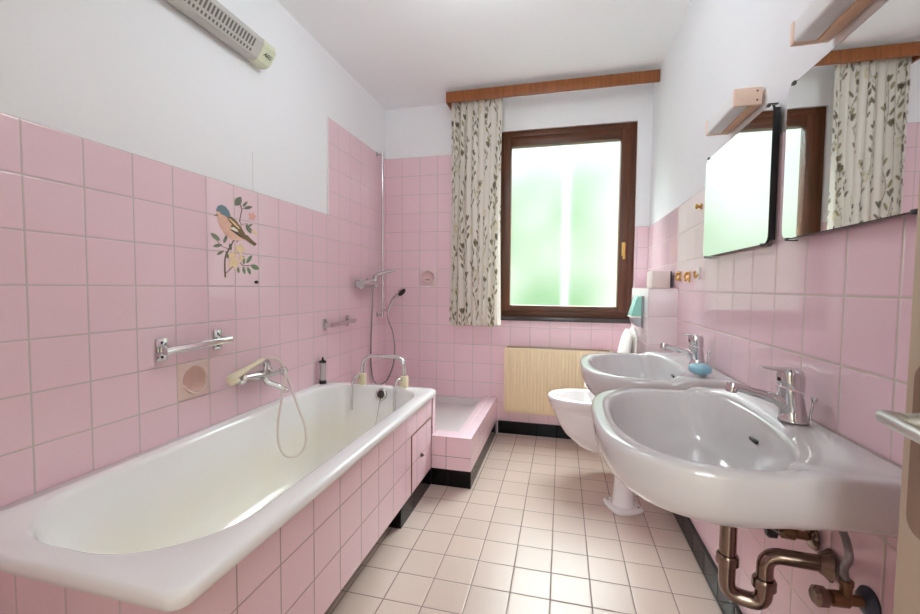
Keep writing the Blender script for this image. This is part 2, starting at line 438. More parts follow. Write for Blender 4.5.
gx0, gx1, gz0, gz1, gy = WX0+0.113, WX1-0.102, WZ0+0.094, WZ1-0.114, FY0+0.03
vs = [bm.verts.new(p) for p in ((gx0,gy,gz0),(gx1,gy,gz0),(gx1,gy,gz1),(gx0,gy,gz1))]; bm.faces.new(vs)
obj('pane', bm, m_frost, sa, 0)
hx = 0.431
bm = B()
add_box(bm, (hx-0.013, FY0-0.026, 1.40), (hx+0.013, FY0-0.0175, 1.50), 0.004)
add_lathe(bm, (hx, FY0-0.026, 1.475), (0,-1,0), [(0,0.009),(0.028,0.008),(0.036,0.011),(0.042,0.010)], 16)
add_tube(bm, round_path([(hx,FY0-0.062,1.475),(hx,FY0-0.064,1.44),(hx,FY0-0.058,1.375)],0.02), [0.009]*9, 12)
hd = obj('window_handle', bm, m_gold, sa, 40); hd['label'] = 'gold coloured lever handle'
bm = B(); add_box(bm, (WX0-0.03, YB-0.03, WZ0-0.02), (WX1+0.008, FY1, WZ0+0.012), 0.003)
obj('sill', bm, m_sill, win, 30)

# ------------------------------------------------------------------ pelmet and curtain
pel = thing('pelmet', 'long teak pelmet board under the ceiling above the window', 'pelmet', (-0.13, 3.01, 2.515))
bm = B(); add_box(bm, (-0.859, 3.006, 2.517), (XR-0.002, 3.024, 2.594), 0.003); obj('front_board', bm, m_pelmet, pel, 30)
bm = B(); add_box(bm, (-0.859, 3.0242, 2.517), (-0.842, YB-0.004+0.011, 2.594), 0.002); obj('end_board', bm, m_pelmet, pel, 30)
bm = B(); add_box(bm, (-0.84, 3.0245, 2.58), (XR-0.003, 3.15, 2.593), 0); 
add_box(bm, (-0.84, 3.075, 2.568), (XR-0.004, 3.10, 2.58), 0); obj('curtain_rail', bm, m_white_plastic, pel, 0)

nu, nv = 250, 400
cz0, cz1, cx0, cx1 = 0.872, 2.566, -0.838, -0.449
def fold(u, t):
    # t 0 top .. 1 bottom ; pleats narrow at the top, softer and deeper below
    a = (0.022 + 0.007*math.sin(u*5.1+1.0))*(0.8+0.35*t)
    ph = 2*PI*8.0*u + 0.7*math.sin(3.1*u*2*PI*0.5) + 0.5*t*math.sin(2.3*u*6.0)
    y = a*math.sin(ph) + 0.009*math.sin(2.1*ph+1.3+0.8*t)*(0.5+0.5*t)
    x = cx0 + (cx1-cx0)*u + 0.006*math.sin(2*ph) + 0.006*math.sin(4*t+9*u)
    return x, 3.083 + y
arc = [0.0]
mid_row = [Vector((*fold(i/nu, 0.5), 0)) for i in range(nu+1)]
for a, b in zip(mid_row, mid_row[1:]): arc.append(arc[-1] + (b-a).length)
AL, VL = arc[-1], cz1-cz0
base_c = Vector(srgb(245,241,234)[:3])
img = [[base_c.copy() for _ in range(nu+1)] for _ in range(nv+1)]
import bisect
def dab(u, v, L_, W_, ang, c, al=0.9):
    """one printed ellipse at cloth position u (across), v (up), length L_, width W_, leaning ang from upright"""
    ca, sa = math.cos(ang), math.sin(ang); r = max(L_, W_)/2
    i0 = max(0, bisect.bisect_left(arc, u-r)-1); i1 = min(nu, bisect.bisect_right(arc, u+r)+1)
    j0 = max(0, int((VL-(v+r))/VL*nv)); j1 = min(nv, int((VL-(v-r))/VL*nv)+1)
    for j in range(j0, j1+1):
        dv = VL*(1-j/nv)-v
        for i in range(i0, i1+1):
            du = arc[i]-u
            p = (du*sa+dv*ca)/(L_/2); q = (du*ca-dv*sa)/(W_/2)
            d = p*p+q*q
            if d < 1.15:
                k = al*min(1, (1.15-d)/0.3); img[j][i] = img[j][i]*(1-k)+c*k
rc = random.Random(11)
C_STEM = Vector(srgb(150,136,112)[:3]); C_L = [Vector(srgb(*c)[:3]) for c in ((122,112,80),(140,128,92),(108,100,76),(162,152,110))]; C_PALE = Vector(srgb(222,212,176)[:3])
def sprig(u0, v0, ln, lean, curl):
    n = 40; pts = []
    for k in range(n+1):
        t = k/n; pts.append((u0+lean*t*ln+curl*math.sin(PI*1.3*t), v0+ln*t))
    for (u, v) in pts: dab(u, v, 0.014, 0.0045, 0, C_STEM, 0.75)
    for k in range(14, n+1, 5):
        u, v = pts[k]; sd = 1 if (k//5) % 2 else -1
        a = sd*rc.uniform(0.2, 0.6); c = rc.choice(C_L); L_ = rc.uniform(0.034, 0.058)
        dab(u+sd*0.012+math.sin(a)*L_*0.4, v+math.cos(a)*L_*0.5, L_, rc.uniform(0.012,0.018), a, c, 0.9)
    u, v = pts[-1]
    for a in (-0.35, 0.05, 0.4): dab(u+math.sin(a)*0.022, v+math.cos(a)*0.024, 0.042, 0.014, a, rc.choice(C_L[:3]), 0.9)
row = 0; v = -0.15
while v < VL:
    u = (row % 2)*0.075-0.02
    while u < AL+0.05:
        if rc.random() < 0.3:
            uu, vv = u+0.07+rc.uniform(-0.02,0.02), v+rc.uniform(0.0,0.2)
            for k in range(7): dab(uu+0.02*math.cos(k*0.9), vv+0.024*math.sin(k*0.9), 0.03, 0.02, k*0.9, C_PALE, 0.5)
        sprig(u+rc.uniform(-0.02,0.02), v+rc.uniform(-0.05,0.05), rc.uniform(0.22,0.34), rc.uniform(-0.25,0.25), rc.uniform(-0.03,0.03))
        u += 0.15
    v += 0.235; row += 1
bm = B(); grid = []
lay = bm.verts.layers.float_color.new('print')
for j in range(nv+1):
    t = j/nv; rw = []
    for i in range(nu+1):
        x, y = fold(i/nu, t)
        vt = bm.verts.new((x, y, cz1 + (cz0 + 0.006*math.sin(i/nu*21) - cz1)*t)); vt[lay] = (*img[j][i], 1.0); rw.append(vt)
    grid.append(rw)
for j in range(nv):
    for i in range(nu): bm.faces.new((grid[j][i], grid[j][i+1], grid[j+1][i+1], grid[j+1][i]))
cur = obj('curtain', bm, m_curtain, None, 180)
md = cur.modifiers.new('thickness', 'SOLIDIFY'); md.thickness = 0.0012
tag(cur, 'cream curtain printed with olive sprigs hanging left of the window', 'curtain')

# ------------------------------------------------------------------ radiator
rad = thing('radiator', 'ivory panel radiator with vertical ribs under the window', 'radiator', (-0.02, 3.2, 0.19))
rx0, rx1, rz0, rz1 = -0.424, 0.372, 0.195, 0.70
bm = B()
# ribbed front as a corrugated sheet
pts = []; n = 30; w = (rx1-rx0-0.03)/n
for k in range(n*8+1):
    pts.append((rx0+0.015+k*w/8, 3.176-0.0055*(0.5-0.5*math.cos(2*PI*k/8))))
rows = []
for z, dd in ((rz0+0.012,0.006),(rz0+0.028,0),(rz1-0.028,0),(rz1-0.012,0.006)):
    rows.append([(x, min(3.177, y+dd), z) for x, y in pts])
loft(bm, rows, closed=False)
add_box(bm, (rx0, 3.175, rz0), (rx1, 3.187, rz1), 0.006, 2)
obj('front_panel', bm, m_rad, rad, 30)
for x in (rx0+0.004, rx1-0.007):
    bm = B(); add_box(bm, (x, 3.1875, rz0+0.01), (x+0.003, 3.2355, rz1-0.004), 0); obj('side_panel', bm, m_rad, rad, 0)
bm = B(); add_box(bm, (rx0, 3.236, rz0), (rx1, 3.243, rz1), 0); obj('back_panel', bm, m_rad, rad, 0)
bm = B()
k = rx0+0.02
while k < rx1-0.02:
    add_box(bm, (k, 3.186, rz1-0.006), (k+0.006, 3.238, rz1+0.004), 0); k += 0.0165
add_box(bm, (rx0+0.008, 3.2, rz1-0.012), (rx1-0.008, 3.234, rz1-0.007), 0)
obj('top_grille', bm, m_rad_dark, rad, 0)
for x in (rx0+0.12, rx1-0.12):
    bm = B(); add_box(bm, (x-0.015, 3.2435, 0.3), (x+0.015, YB-0.0005, 0.62), 0); obj('bracket', bm, m_rad, rad, 0)

# ------------------------------------------------------------------ tub surround (tiled) and tub
TX, TY0, TY1 = -0.728, 0.64, 2.2865
sur = thing('tub_surround', 'pink tiled bathtub surround with a black plinth', 'tub surround', (-1.08, 1.46, 0.0))
bm = B(); add_box(bm, (TX-0.03, TY0, 0.10), (TX, TY1, 0.5275)); obj('side_panel', bm, m_panel_x, sur, 0)
bm = B(); add_box(bm, (XL+0.002, TY0-0.0003, 0.10), (TX-0.0302, TY0+0.03, 0.5275)); obj('end_panel', bm, m_panel_y, sur, 0)
bm = B(); add_box(bm, (-1.38, 1.816, 0.0), (TX-0.0005, TY1, 0.0995)); add_box(bm, (-1.38, TY0+0.02, 0.0), (TX-0.12, 1.816, 0.0995)); obj('plinth', bm, m_black_x, sur, 0)
hy0, hy1, hz0, hz1 = 1.957, 2.279, 0.104, 0.402
bm = B(); add_box(bm, (TX-0.002, hy0, hz0), (TX+0.0015, hy1, hz1)); ha = obj('access_hatch', bm, m_panel_x, sur, 0)
bm = B()
for lo, hi in (((TX, hy0-0.005, hz0-0.002), (TX+0.003, hy0+0.005, hz1+0.003)), ((TX, hy1-0.003, hz0-0.002), (TX+0.003, hy1+0.003, hz1+0.003)), ((TX, hy0, hz1-0.003), (TX+0.003, hy1, hz1+0.003))):
    add_box(bm, lo, hi)
obj('hatch_frame', bm, m_brass, ha, 0)
bm = B(); add_lathe(bm, (TX+0.0015, 2.105, 0.247), (1,0,0), [(0,0.012),(0.003,0.012),(0.004,0.006),(0.010,0.008),(0.013,0.006)], 16); obj('hatch_knob', bm, m_chrome_worn, ha, 40)

tub = thing('bathtub', 'white built-in bathtub along the left wall', 'bathtub', (-1.08, 1.46, 0.5))
ox0, ox1, oy0, oy1, ZT = XL+0.002, -0.700, 0.613, 2.3165, 0.564
ix0, ix1, iy0, iy1 = -1.383, -0.776, 0.678, 2.268
bm = B()
def ring(x0,x1,y0,y1,rn,rf,z): return rrect(x0,x1,y0,y1,rn,rf,z,12)
rings = [
 ring(ox0+0.004, ox1-0.006, oy0+0.006, oy1-0.004, 0.03, 0.03, 0.528),
 ring(ox0, ox1, oy0, oy1, 0.035, 0.035, 0.532),
 ring(ox0, ox1, oy0, oy1, 0.035, 0.035, 0.551),
 ring(ox0, ox1-0.004, oy0+0.004, oy1, 0.035, 0.035, 0.559),
 ring(ox0, ox1-0.011, oy0+0.011, oy1-0.003, 0.035, 0.035, ZT-0.001), ring(ox0, ox1-0.018, oy0+0.018, oy1-0.004, 0.035, 0.035, ZT),
 ring(ix0-0.009, ix1+0.009, iy0-0.009, iy1+0.009, 0.26, 0.19, ZT),
 ring(ix0-0.001, ix1+0.001, iy0-0.001, iy1+0.001, 0.255, 0.185, ZT-0.004),
 ring(ix0+0.004, ix1-0.004, iy0+0.008, iy1-0.004, 0.25, 0.18, ZT-0.02),
 ring(ix0+0.014, ix1-0.014, iy0+0.035, iy1-0.02, 0.24, 0.17, 0.47),
 ring(ix0+0.03, ix1-0.03, iy0+0.11, iy1-0.045, 0.22, 0.16, 0.36),
 ring(ix0+0.045, ix1-0.045, iy0+0.2, iy1-0.066, 0.20, 0.15, 0.26),
 ring(ix0+0.065, ix1-0.065, iy0+0.28, iy1-0.085, 0.17, 0.11, 0.195),
 ring(ix0+0.10, ix1-0.10, iy0+0.345, iy1-0.12, 0.14, 0.10, 0.155),
 ring(ix0+0.15, ix1-0.15, iy0+0.41, iy1-0.17, 0.10, 0.08, 0.14),
 ring(ix0+0.24, ix1-0.24, iy0+0.7, iy1-0.45, 0.03, 0.03, 0.134)]
loft(bm, rings, True, False, True)
obj('tub_shell', bm, m_tub, tub, 70)
bm = B()
oc = Vector((-1.03, 2.254, 0.522)); on_ = Vector((0,-1,0.2)).normalized()
add_lathe(bm, oc-on_*0.004, on_, [(0,0.036),(0.006,0.036),(0.011,0.031),(0.012,0.024),(0.007,0.022)], 28)
ov = obj('overflow', bm, m_chrome, tub, 40)
bm = B(); add_lathe(bm, oc+on_*0.002, on_, [(0,0.0225),(0.004,0.0215),(0.008,0.012),(0.010,0.003)], 20); obj('overflow_grate', bm, pmat('dark metal grate', srgb(84,80,76), 0.4, 0.7), ov, 40)
bm = B(); cpts = smooth_path([oc+on_*0.012+Vector((0,0,-0.01)), (-1.036,2.226,0.44), (-1.05,2.185,0.28), (-1.062,2.13,0.17), (-1.07,2.03,0.15)], 14)
for i, p in enumerate(cpts):
    bmesh.ops.create_icosphere(bm, subdivisions=1, radius=0.0026, matrix=Matrix.Translation(p))
add_tube(bm, cpts, 0.0009, 5); obj('plug_chain', bm, m_chrome_worn, tub, 60)

# shower tray with tiled curb
sh = thing('shower_tray', 'low pink tiled shower tray between the bathtub and the end wall', 'shower tray', (-0.97, 2.8, 0.0))
SX, SY, SZ = -0.489, 2.2868, 0.292
ws, bs = 0.1, 0.1
bm = B()
def faces_by_normal(bm):
    bm.normal_update()
    for f in bm.faces:
        n = f.normal; a = [abs(n.x), abs(n.y), abs(n.z)]; f.material_index = a.index(max(a))
# L-shaped curb: front run and side run
add_box(bm, (TX+0.0005, SY, bs), (SX, SY+ws, SZ)); add_box(bm, (SX-ws, SY+ws, bs), (SX, YB-0.0005, SZ))
add_box(bm, (ox0, oy1+0.001, bs), (TX, oy1+0.05, 0.527))
bmesh.ops.recalc_face_normals(bm, faces=bm.faces[:]); faces_by_normal(bm)
obj('curb', bm, None, sh, 0, mats=[m_curb_x, m_curb_y, m_curb_z])
bm = B(); add_box(bm, (TX+0.0005, SY, 0), (SX, SY+ws, bs-0.0005)); add_box(bm, (SX-ws, SY+ws, 0), (SX, YB-0.0005, bs-0.0005))
bmesh.ops.recalc_face_normals(bm, faces=bm.faces[:]); faces_by_normal(bm)
obj('plinth', bm, None, sh, 0, mats=[m_black_x, m_black_y, m_black_y])
bm = B()
a0, a1, b0, b1 = XL+0.001, SX-ws-0.001, oy1+0.052, YB-0.001
loft(bm, [rrect(a0,a1,b0,b1,0.01,0.01,0.22,6), rrect(a0,a1,b0,b1,0.01,0.01,0.262,6), rrect(a0+0.004,a1-0.004,b0+0.004,b1-0.004,0.01,0.01,0.268,6), rrect(a0+0.035,a1-0.035,b0+0.035,b1-0.035,0.05,0.05,0.266,6),
 rrect(a0+0.045,a1-0.045,b0+0.045,b1-0.045,0.05,0.05,0.25,6), rrect(a0+0.06,a1-0.06,b0+0.06,b1-0.06,0.05,0.05,0.165,6), rrect(a0+0.09,a1-0.09,b0+0.09,b1-0.09,0.04,0.04,0.15,6)], True, True, True)
obj('tray_basin', bm, pmat('grey white tray enamel', srgb(214,208,208), 0.2), sh, 50)

# ------------------------------------------------------------------ bath mixer and its hand shower
mx = thing('bath_mixer', 'old chrome two-handle bath mixer on the left wall over the tub', 'faucet', (XL, 1.70, 0.72))
bm = B()
for y, z in ((1.60, 0.738), (1.80, 0.722)): add_lathe(bm, (XL+0.001, y, z), (1,0,0), [(0,0.03),(0.004,0.03),(0.010,0.02),(0.012,0.012),(0.05,0.012)], 20)
add_tube(bm, [(XL+0.05,1.575,0.742),(XL+0.05,1.64,0.736),(XL+0.05,1.69,0.731),(XL+0.05,1.76,0.727),(XL+0.05,1.825,0.722)], [0.015,0.018,0.024,0.018,0.014], 18)
obj('valve_body', bm, m_chrome, mx, 50)
bm = B(); add_tube(bm, round_path([(XL+0.052,1.70,0.725),(XL+0.07,1.705,0.692),(XL+0.125,1.735,0.668),(XL+0.145,1.748,0.648)],0.02), 0.0135, 14)
add_lathe(bm, (XL+0.140,1.745,0.658), (0.25,0.1,-1), [(0,0.013),(0.004,0.016),(0.018,0.016),(0.02,0.012)], 16)
obj('spout', bm, m_chrome, mx, 50)
for y, z, s_ in ((1.575, 0.742, -1), (1.825, 0.722, 1)):
    bm = B()
    ax = Vector((0.5, s_, 0.0)).normalized()
    add_lathe(bm, (XL+0.05, y, z), ax, [(0,0.013),(0.008,0.013),(0.009,0.019),(0.014,0.024),(0.026,0.026),(0.032,0.022),(0.035,0.012)], 8)
    obj('knob', bm, m_chrome, mx, 30)
bm = B(); add_tube(bm, [(XL+0.055,1.715,0.735),(XL+0.058,1.715,0.775)], [0.016,0.012], 14); add_lathe(bm, (XL+0.06,1.718,0.772), (0.3,-0.4,1), [(0,0.014),(0.006,0.02),(0.02,0.017),(0.03,0.012)], 16)
add_tube(bm, [(XL+0.075,1.72,0.745),(XL+0.10,1.76,0.742)], 0.009, 12); add_lathe(bm, (XL+0.10,1.76,0.742), (0.5,0.8,0), [(0,0.012),(0.016,0.012),(0.02,0.008)], 14)
obj('cradle', bm, m_chrome, mx, 40)
bm = B(); add_tube(bm, [(XL+0.05,1.60,0.742),(XL+0.085,1.50,0.742)], [0.008,0.007], 12); add_lathe(bm, (XL+0.085,1.50,0.738), (0.2,0.1,1), [(0,0.016),(0.01,0.017),(0.012,0.01)], 16)
obj('head_rest', bm, m_chrome, mx, 40)

hs = thing('hand_shower', 'cream hand shower lying on the bath mixer with its pale hose hanging into the tub', 'hand shower', (XL+0.09, 1.6, 0.76))
bm = B()
p0, p1 = Vector((XL+0.08, 1.672, 0.812)), Vector((XL+0.10, 1.436, 0.764))
add_tube(bm, [p0+(p1-p0)*t for t in (0,0.08,0.3,0.6,0.8,0.92,1.0)], [0.008,0.0105,0.011,0.013,0.016,0.018,0.012], 16)
obj('handle', bm, m_cream_plastic, hs, 60)
bm = B(); add_lathe(bm, (XL+0.098,1.462,0.763), (0.35,0.25,-0.9), [(0,0.014),(0.006,0.02),(0.016,0.024),(0.02,0.023),(0.021,0.018)], 22)
obj('spray_head', bm, m_cream_plastic, hs, 40)
bm = B()
hp = smooth_path([p0, (XL+0.09,1.70,0.815), (XL+0.11,1.745,0.795), (XL+0.135,1.755,0.735), (XL+0.14,1.735,0.66), (XL+0.14,1.695,0.52), (XL+0.14,1.69,0.43), (XL+0.14,1.72,0.35), (XL+0.14,1.79,0.30), (XL+0.14,1.88,0.295), (XL+0.14,1.91,0.345), (XL+0.14,1.90,0.43), (XL+0.14,1.85,0.53), (XL+0.14,1.79,0.66), (XL+0.118,1.775,0.735)], 8)
add_tube(bm, hp, 0.0055, 10); obj('hose', bm, m_hose, hs, 60)

# ------------------------------------------------------------------ grab bars
def grab_bar(y0, y1, z0, z1, label, ht):
    t = thing('grab_bar', label, 'grab bar', (XL, (y0+y1)/2, (z0+z1)/2), 'chrome grab bars on the left wall')
    for y, z in ((y0+0.02, z0), (y1-0.02, z1)):
        bm = B(); add_box(bm, (XL+0.001, y-0.022, z-ht/2), (XL+0.006, y+0.022, z+ht/2), 0.002)
        add_box(bm, (XL+0.006, y-0.012, z-0.014), (XL+0.052, y+0.012, z+0.014), 0.004)
        pl = obj('mount_plate', bm, m_chrome, t, 30)
        for dz in (-ht*0.32, ht*0.32):
            bm = B(); add_lathe(bm, (XL+0.006, y, z+dz), (1,0,0), [(0,0.005),(0.0015,0.0045),(0.002,0.001)], 10)
            obj('screw', bm, m_dark, pl, 30)
    bm = B(); d = Vector((0, y1-y0, z1-z0)).normalized()
    a = Vector((XL+0.052, y0, z0))-d*0.005; b = Vector((XL+0.052, y1, z1))+d*0.005
    u, v = frame_axes(d)
    prof = [(0.006,0.013),(-0.006,0.013),(-0.008,0.008),(-0.008,-0.008),(-0.006,-0.013),(0.006,-0.013),(0.008,-0.008),(0.008,0.008)]
    L_ = (b-a).length
    loft(bm, [[a + d*s*L_ + Vector((1,0,0))*x + Vector((0,0,1))*z for x, z in prof] for s in (0,0.02,0.98,1)], True, True, True)
    obj('bar', bm, m_chrome, t, 40)
grab_bar(1.205, 1.505, 0.918, 0.925, 'nearer chrome grab bar, above the recessed soap tile', 0.085)
grab_bar(2.30, 2.62, 0.917, 0.923, 'farther chrome grab bar, close to the shower corner', 0.075)

# ------------------------------------------------------------------ recessed soap tiles
def soap_niche(name, c, nrm, up, half, rad_, depth, label, slot=False):
    t = thing(name, label, 'soap dish', tuple(c), None)
    c = Vector(c); n = Vector(nrm); u = Vector(up); r = u.cross(n)
    K = 48
    def sqr(h):
        out = []
        for k in range(K):
            a = 2*PI*k/K; ca, sa = math.cos(a), math.sin(a); m = max(abs(ca), abs(sa)); out.append((h*ca/m, h*sa/m))
        return out
    def circ(q, dy=0): return [(q*math.cos(2*PI*k/K), q*math.sin(2*PI*k/K)+dy) for k in range(K)]
    h_ = half-0.0012
    prof = [(sqr(h_), -0.02), (sqr(h_), -0.001), (sqr(h_-0.003), 0.001), (circ(rad_*1.12), 0.002), (circ(rad_*1.06), 0.006), (circ(rad_), 0.006), (circ(rad_*0.94), 0.0),
            (circ(rad_*0.9), -depth*0.45), (circ(rad_*0.78, -0.003), -depth*0.85), (circ(rad_*0.5, -0.004), -depth), (circ(rad_*0.05, -0.004), -depth)]
    bm = B(); loft(bm, [[c + r*x + u*y + n*h for x, y in P] for P, h in prof], True, False, True)
    obj('niche_tile', bm, m_soapdish if not slot else m_soappink, t, 50)
    # projecting lip along the lower edge
    bm = B()
    pts = [(a, c + r*(rad_*0.97*math.cos(a)) + u*(rad_*0.97*math.sin(a))) for a in [PI*1.06+PI*0.88*k/20 for k in range(21)]]
    rings = []
    for i, (a, p) in enumerate(pts):
        h = 0.004 + 0.020*math.sin(PI*i/20)**0.7; iw = (r*math.cos(a)+u*math.sin(a))
        rings.append([p-n*0.004+iw*0.003, p+n*h+iw*0.003, p+n*(h+0.002), p+n*h-iw*0.004, p-n*0.004-iw*0.004])
    loft(bm, rings, True, True, True)
    obj('lip', bm, m_soapdish if not slot else m_soappink, t, 50)
    if slot:
        bm = B(); add_box(bm, c-r*rad_*0.34-u*(rad_*0.40)+n*0.016-Vector((0,0.002,0)), c+r*rad_*0.34-u*(rad_*0.30)+n*0.019, 0); obj('drip_slot', bm, m_dark, t, 0)
    return t
m_soappink = pmat('pink beige ceramic', srgb(231,203,205), 0.2, noise=0.02)
soap_niche('soap_niche', (XL, NL[0], NL[1]), (1,0,0), (0,0,1), NL[2], 0.056, 0.045, 'beige soap tile with a round recess below the nearer grab bar')
soap_niche('soap_niche', (NBK[0], YB, NBK[1]), (0,-1,0), (0,0,1), NBK[2], 0.054, 0.04, 'beige pink round soap dish on the shower end wall', True)

# ------------------------------------------------------------------ bird decal
def decal():
    t = thing('bird_decal', 'printed chaffinch on a blossoming twig across the pink tiles of the left wall', 'wall decal', (XL, 1.6, 1.36))
    import math as _m
    # zoom picture of the decal was 5.12 units per pixel; here only the resulting wall coordinates are used
    y_of = lambda zx, zy: 1.4830 + (zx-123)*0.001123 + (zx-123)**2*0.00000030
    z_of = lambda zx, zy: 1.50 - (zy-128)*0.000842*(1+0.00022*(zx-123)) + (zx-123)*0.00017
    def P(zx, zy, h): return (XL+h, y_of(zx,zy), z_of(zx,zy))
    def poly(name, pts, m, h, parent=t):
        bm = B(); add_prism(bm, [P(x,y,0.0004+h) for x,y in pts], (0.0003,0,0)); return obj(name, bm, m, parent, 0)
    # twig
    bm = B()
    def stroke(pts, w, h=0.0004):
        q = smooth_path([(x,y,0) for x,y in pts], 5)
        for a, b in zip(q, q[1:]):
            d = (b-a); 
            if d.length < 1e-6: continue
            nn = Vector((-d.y, d.x, 0)).normalized()*w/2
            add_prism(bm, [P(p.x,p.y,h) for p in (a+nn, b+nn, b-nn, a-nn)], (0.0002,0,0))
    stroke([(170,496),(168,440),(172,390),(190,350),(205,325)], 8)
    stroke([(205,325),(225,290),(250,250),(252,215),(246,206)], 3); stroke([(250,220),(280,218)], 3)
    stroke([(205,325),(215,305),(240,295)], 5); stroke([(172,475),(200,450),(235,420),(262,440),(300,440)], 4)
    stroke([(245,210),(252,170),(258,140),(245,105)], 5); stroke([(258,140),(290,130)], 3); stroke([(280,215),(300,240),(330,270)], 4); stroke([(190,350),(150,330),(125,290)], 3)
    obj('twig', bm, m_twig, t, 0)
    def leaf(cx, cy, L, ang, m, wd=0.36):
        a = math.radians(ang); d = Vector((math.cos(a), math.sin(a))); n = Vector((-d.y, d.x)); pts = []
        for k in range(9):
            s = k/8; w = math.sin(PI*s)**0.8*L*wd/2; q = Vector((cx,cy))+d*(s-0.5)*L + n*w; pts.append((q.x,q.y))
        for k in range(7,0,-1):
            s = k/8; w = math.sin(PI*s)**0.8*L*wd/2; q = Vector((cx,cy))+d*(s-0.5)*L - n*w; pts.append((q.x,q.y))
        poly('leaf', pts, m, 0.0006)
    for a in ((125,286,60,42,m_leafdark),(172,300,44,110,m_leafdark),(135,331,48,-8,m_leafdark),(147,368,42,-30,m_leafdark),(197,340,38,80,m_leafdark),(180,382,40,75,m_leafdark),
              (263,412,48,85,m_leafgreen),(292,408,54,-55,m_leafgreen),(322,452,54,30,m_leafgreen,0.5),(264,466,44,80,m_leafgreen),(290,470,48,70,m_leafgreen),(235,462,36,85,m_leafgreen),
              (240,100,58,-60,m_leafdark,0.6),(290,130,50,-15,m_leafdark),(275,112,40,-50,m_leafdark),(291,246,56,60,m_leafdark),(324,262,46,50,m_yellow),(300,225,30,-30,m_leafdark)): leaf(*a)
    def blossom(cx, cy, r, m):
        pts = []
        for k in range(40):
            a = 2*PI*k/40; q = r*(0.78+0.22*math.cos(5*a)); pts.append((cx+q*math.cos(a), cy+q*math.sin(a)))
        poly('blossom', pts, m, 0.0007)
    for a in ((243,352,30,m_yellow),(212,425,32,m_yellow),(205,385,22,m_yellow),(312,176,24,m_pinkfl),(250,400,18,m_yellow)): blossom(*a)
    bird = poly('breast', [(136,180),(170,178),(198,196),(225,225),(262,275),(276,298),(245,306),(205,304),(172,275),(150,240),(140,210)], m_orange, 0.0010); bird.name = 'breast'
    poly('head', [(130,152),(138,132),(156,123),(176,132),(192,152),(200,178),(196,196),(182,186),(168,176),(152,172),(140,172)], m_birdblue, 0.0014)
    poly('cheek', [(131,156),(146,160),(158,176),(170,182),(165,192),(145,190),(138,180)], m_orange, 0.0016)
    poly('beak', [(116,181),(134,172),(138,180)], m_birdbrown, 0.0016)
    poly('wing', [(182,186),(204,182),(230,206),(256,244),(278,282),(270,302),(240,282),(214,262),(198,240),(205,222),(190,204)], m_birdbrown, 0.0018)
    poly('tail', [(264,276),(284,278),(308,304),(334,326),(322,337),(300,322),(272,300)], m_birdbrown, 0.0016)
    poly('wing_bar', [(196,238),(214,236),(232,250),(238,262),(222,258),(206,250)], m_birdwhite, 0.0022)
    poly('wing_bar', [(190,246),(206,252),(228,264),(246,280),(262,296),(240,284),(212,262)], m_birdblack, 0.0022)
    poly('feather_edge', [(186,190),(196,192),(222,214),(244,242),(240,246),(214,222)], m_yellow, 0.0022)
    bm = B(); stroke([(218,302),(208,316),(204,326)], 3, 0.0012); stroke([(238,304),(226,316)], 3, 0.0012); obj('foot', bm, m_twig, t, 0)
    bm = B(); bmesh.ops.create_uvsphere(bm, u_segments=8, v_segments=6, radius=0.0022, matrix=Matrix.Translation(P(141,152,0.002)) @ Matrix.Diagonal((0.3,1,1,1))); obj('eye', bm, m_birdblack, t, 60)
decal()
bm = B(); add_lathe(bm, (XL+0.0005, 1.726, 1.177), (1,0,0), [(0,0.010),(0.004,0.010),(0.007,0.006),(0.008,0.001)], 14)
for v in bm.verts: v.co.z = 1.177 + (v.co.z-1.177)*0.75; v.co.y = 1.726 + (v.co.y-1.726)*1.2
tag(obj('wall_plug', bm, m_black, None, 40), 'small black plug in the tile at the lower corner of the bird decal', 'wall plug')
bm = B(); add_tube(bm, smooth_path([(XL-0.006,1.722,1.80),(XL-0.0062,1.7235,1.72),(XL-0.0055,1.7215,1.65),(XL-0.005,1.722,1.614)],4), 0.0008, 6)
tag(obj('wall_cable', bm, pmat('pale grey wire', srgb(220,219,220), 0.5), None, 60), 'thin pale wire on the white plaster above the bird decal', 'wire')

# ------------------------------------------------------------------ cylinder on the tub corner
cy = thing('bath_dispenser', 'grey upright cylinder with black base and cap on the far left tub corner', 'dispenser', (-1.412, 2.245, 0.5645))
q = Vector((-1.412, 2.245, 0.565))
bm = B(); add_lathe(bm, q, (0,0,1), [(0,0.021),(0.002,0.022),(0.018,0.022),(0.022,0.020)], 24); obj('base', bm, m_black, cy, 40)
bm = B(); add_lathe(bm, q+Vector((0,0,0.0225)), (0,0,1), [(0,0.0195),(0.104,0.0195),(0.105,0.016)], 24); obj('tube', bm, pmat('brushed pale tube', srgb(206,204,206), 0.25, 0.6), cy, 40)
bm = B(); add_lathe(bm, q+Vector((0,0,0.128)), (0,0,1), [(0,0.021),(0.010,0.021),(0.014,0.014),(0.018,0.006),(0.033,0.005),(0.034,0.004)], 20); obj('cap', bm, m_black, cy, 40)

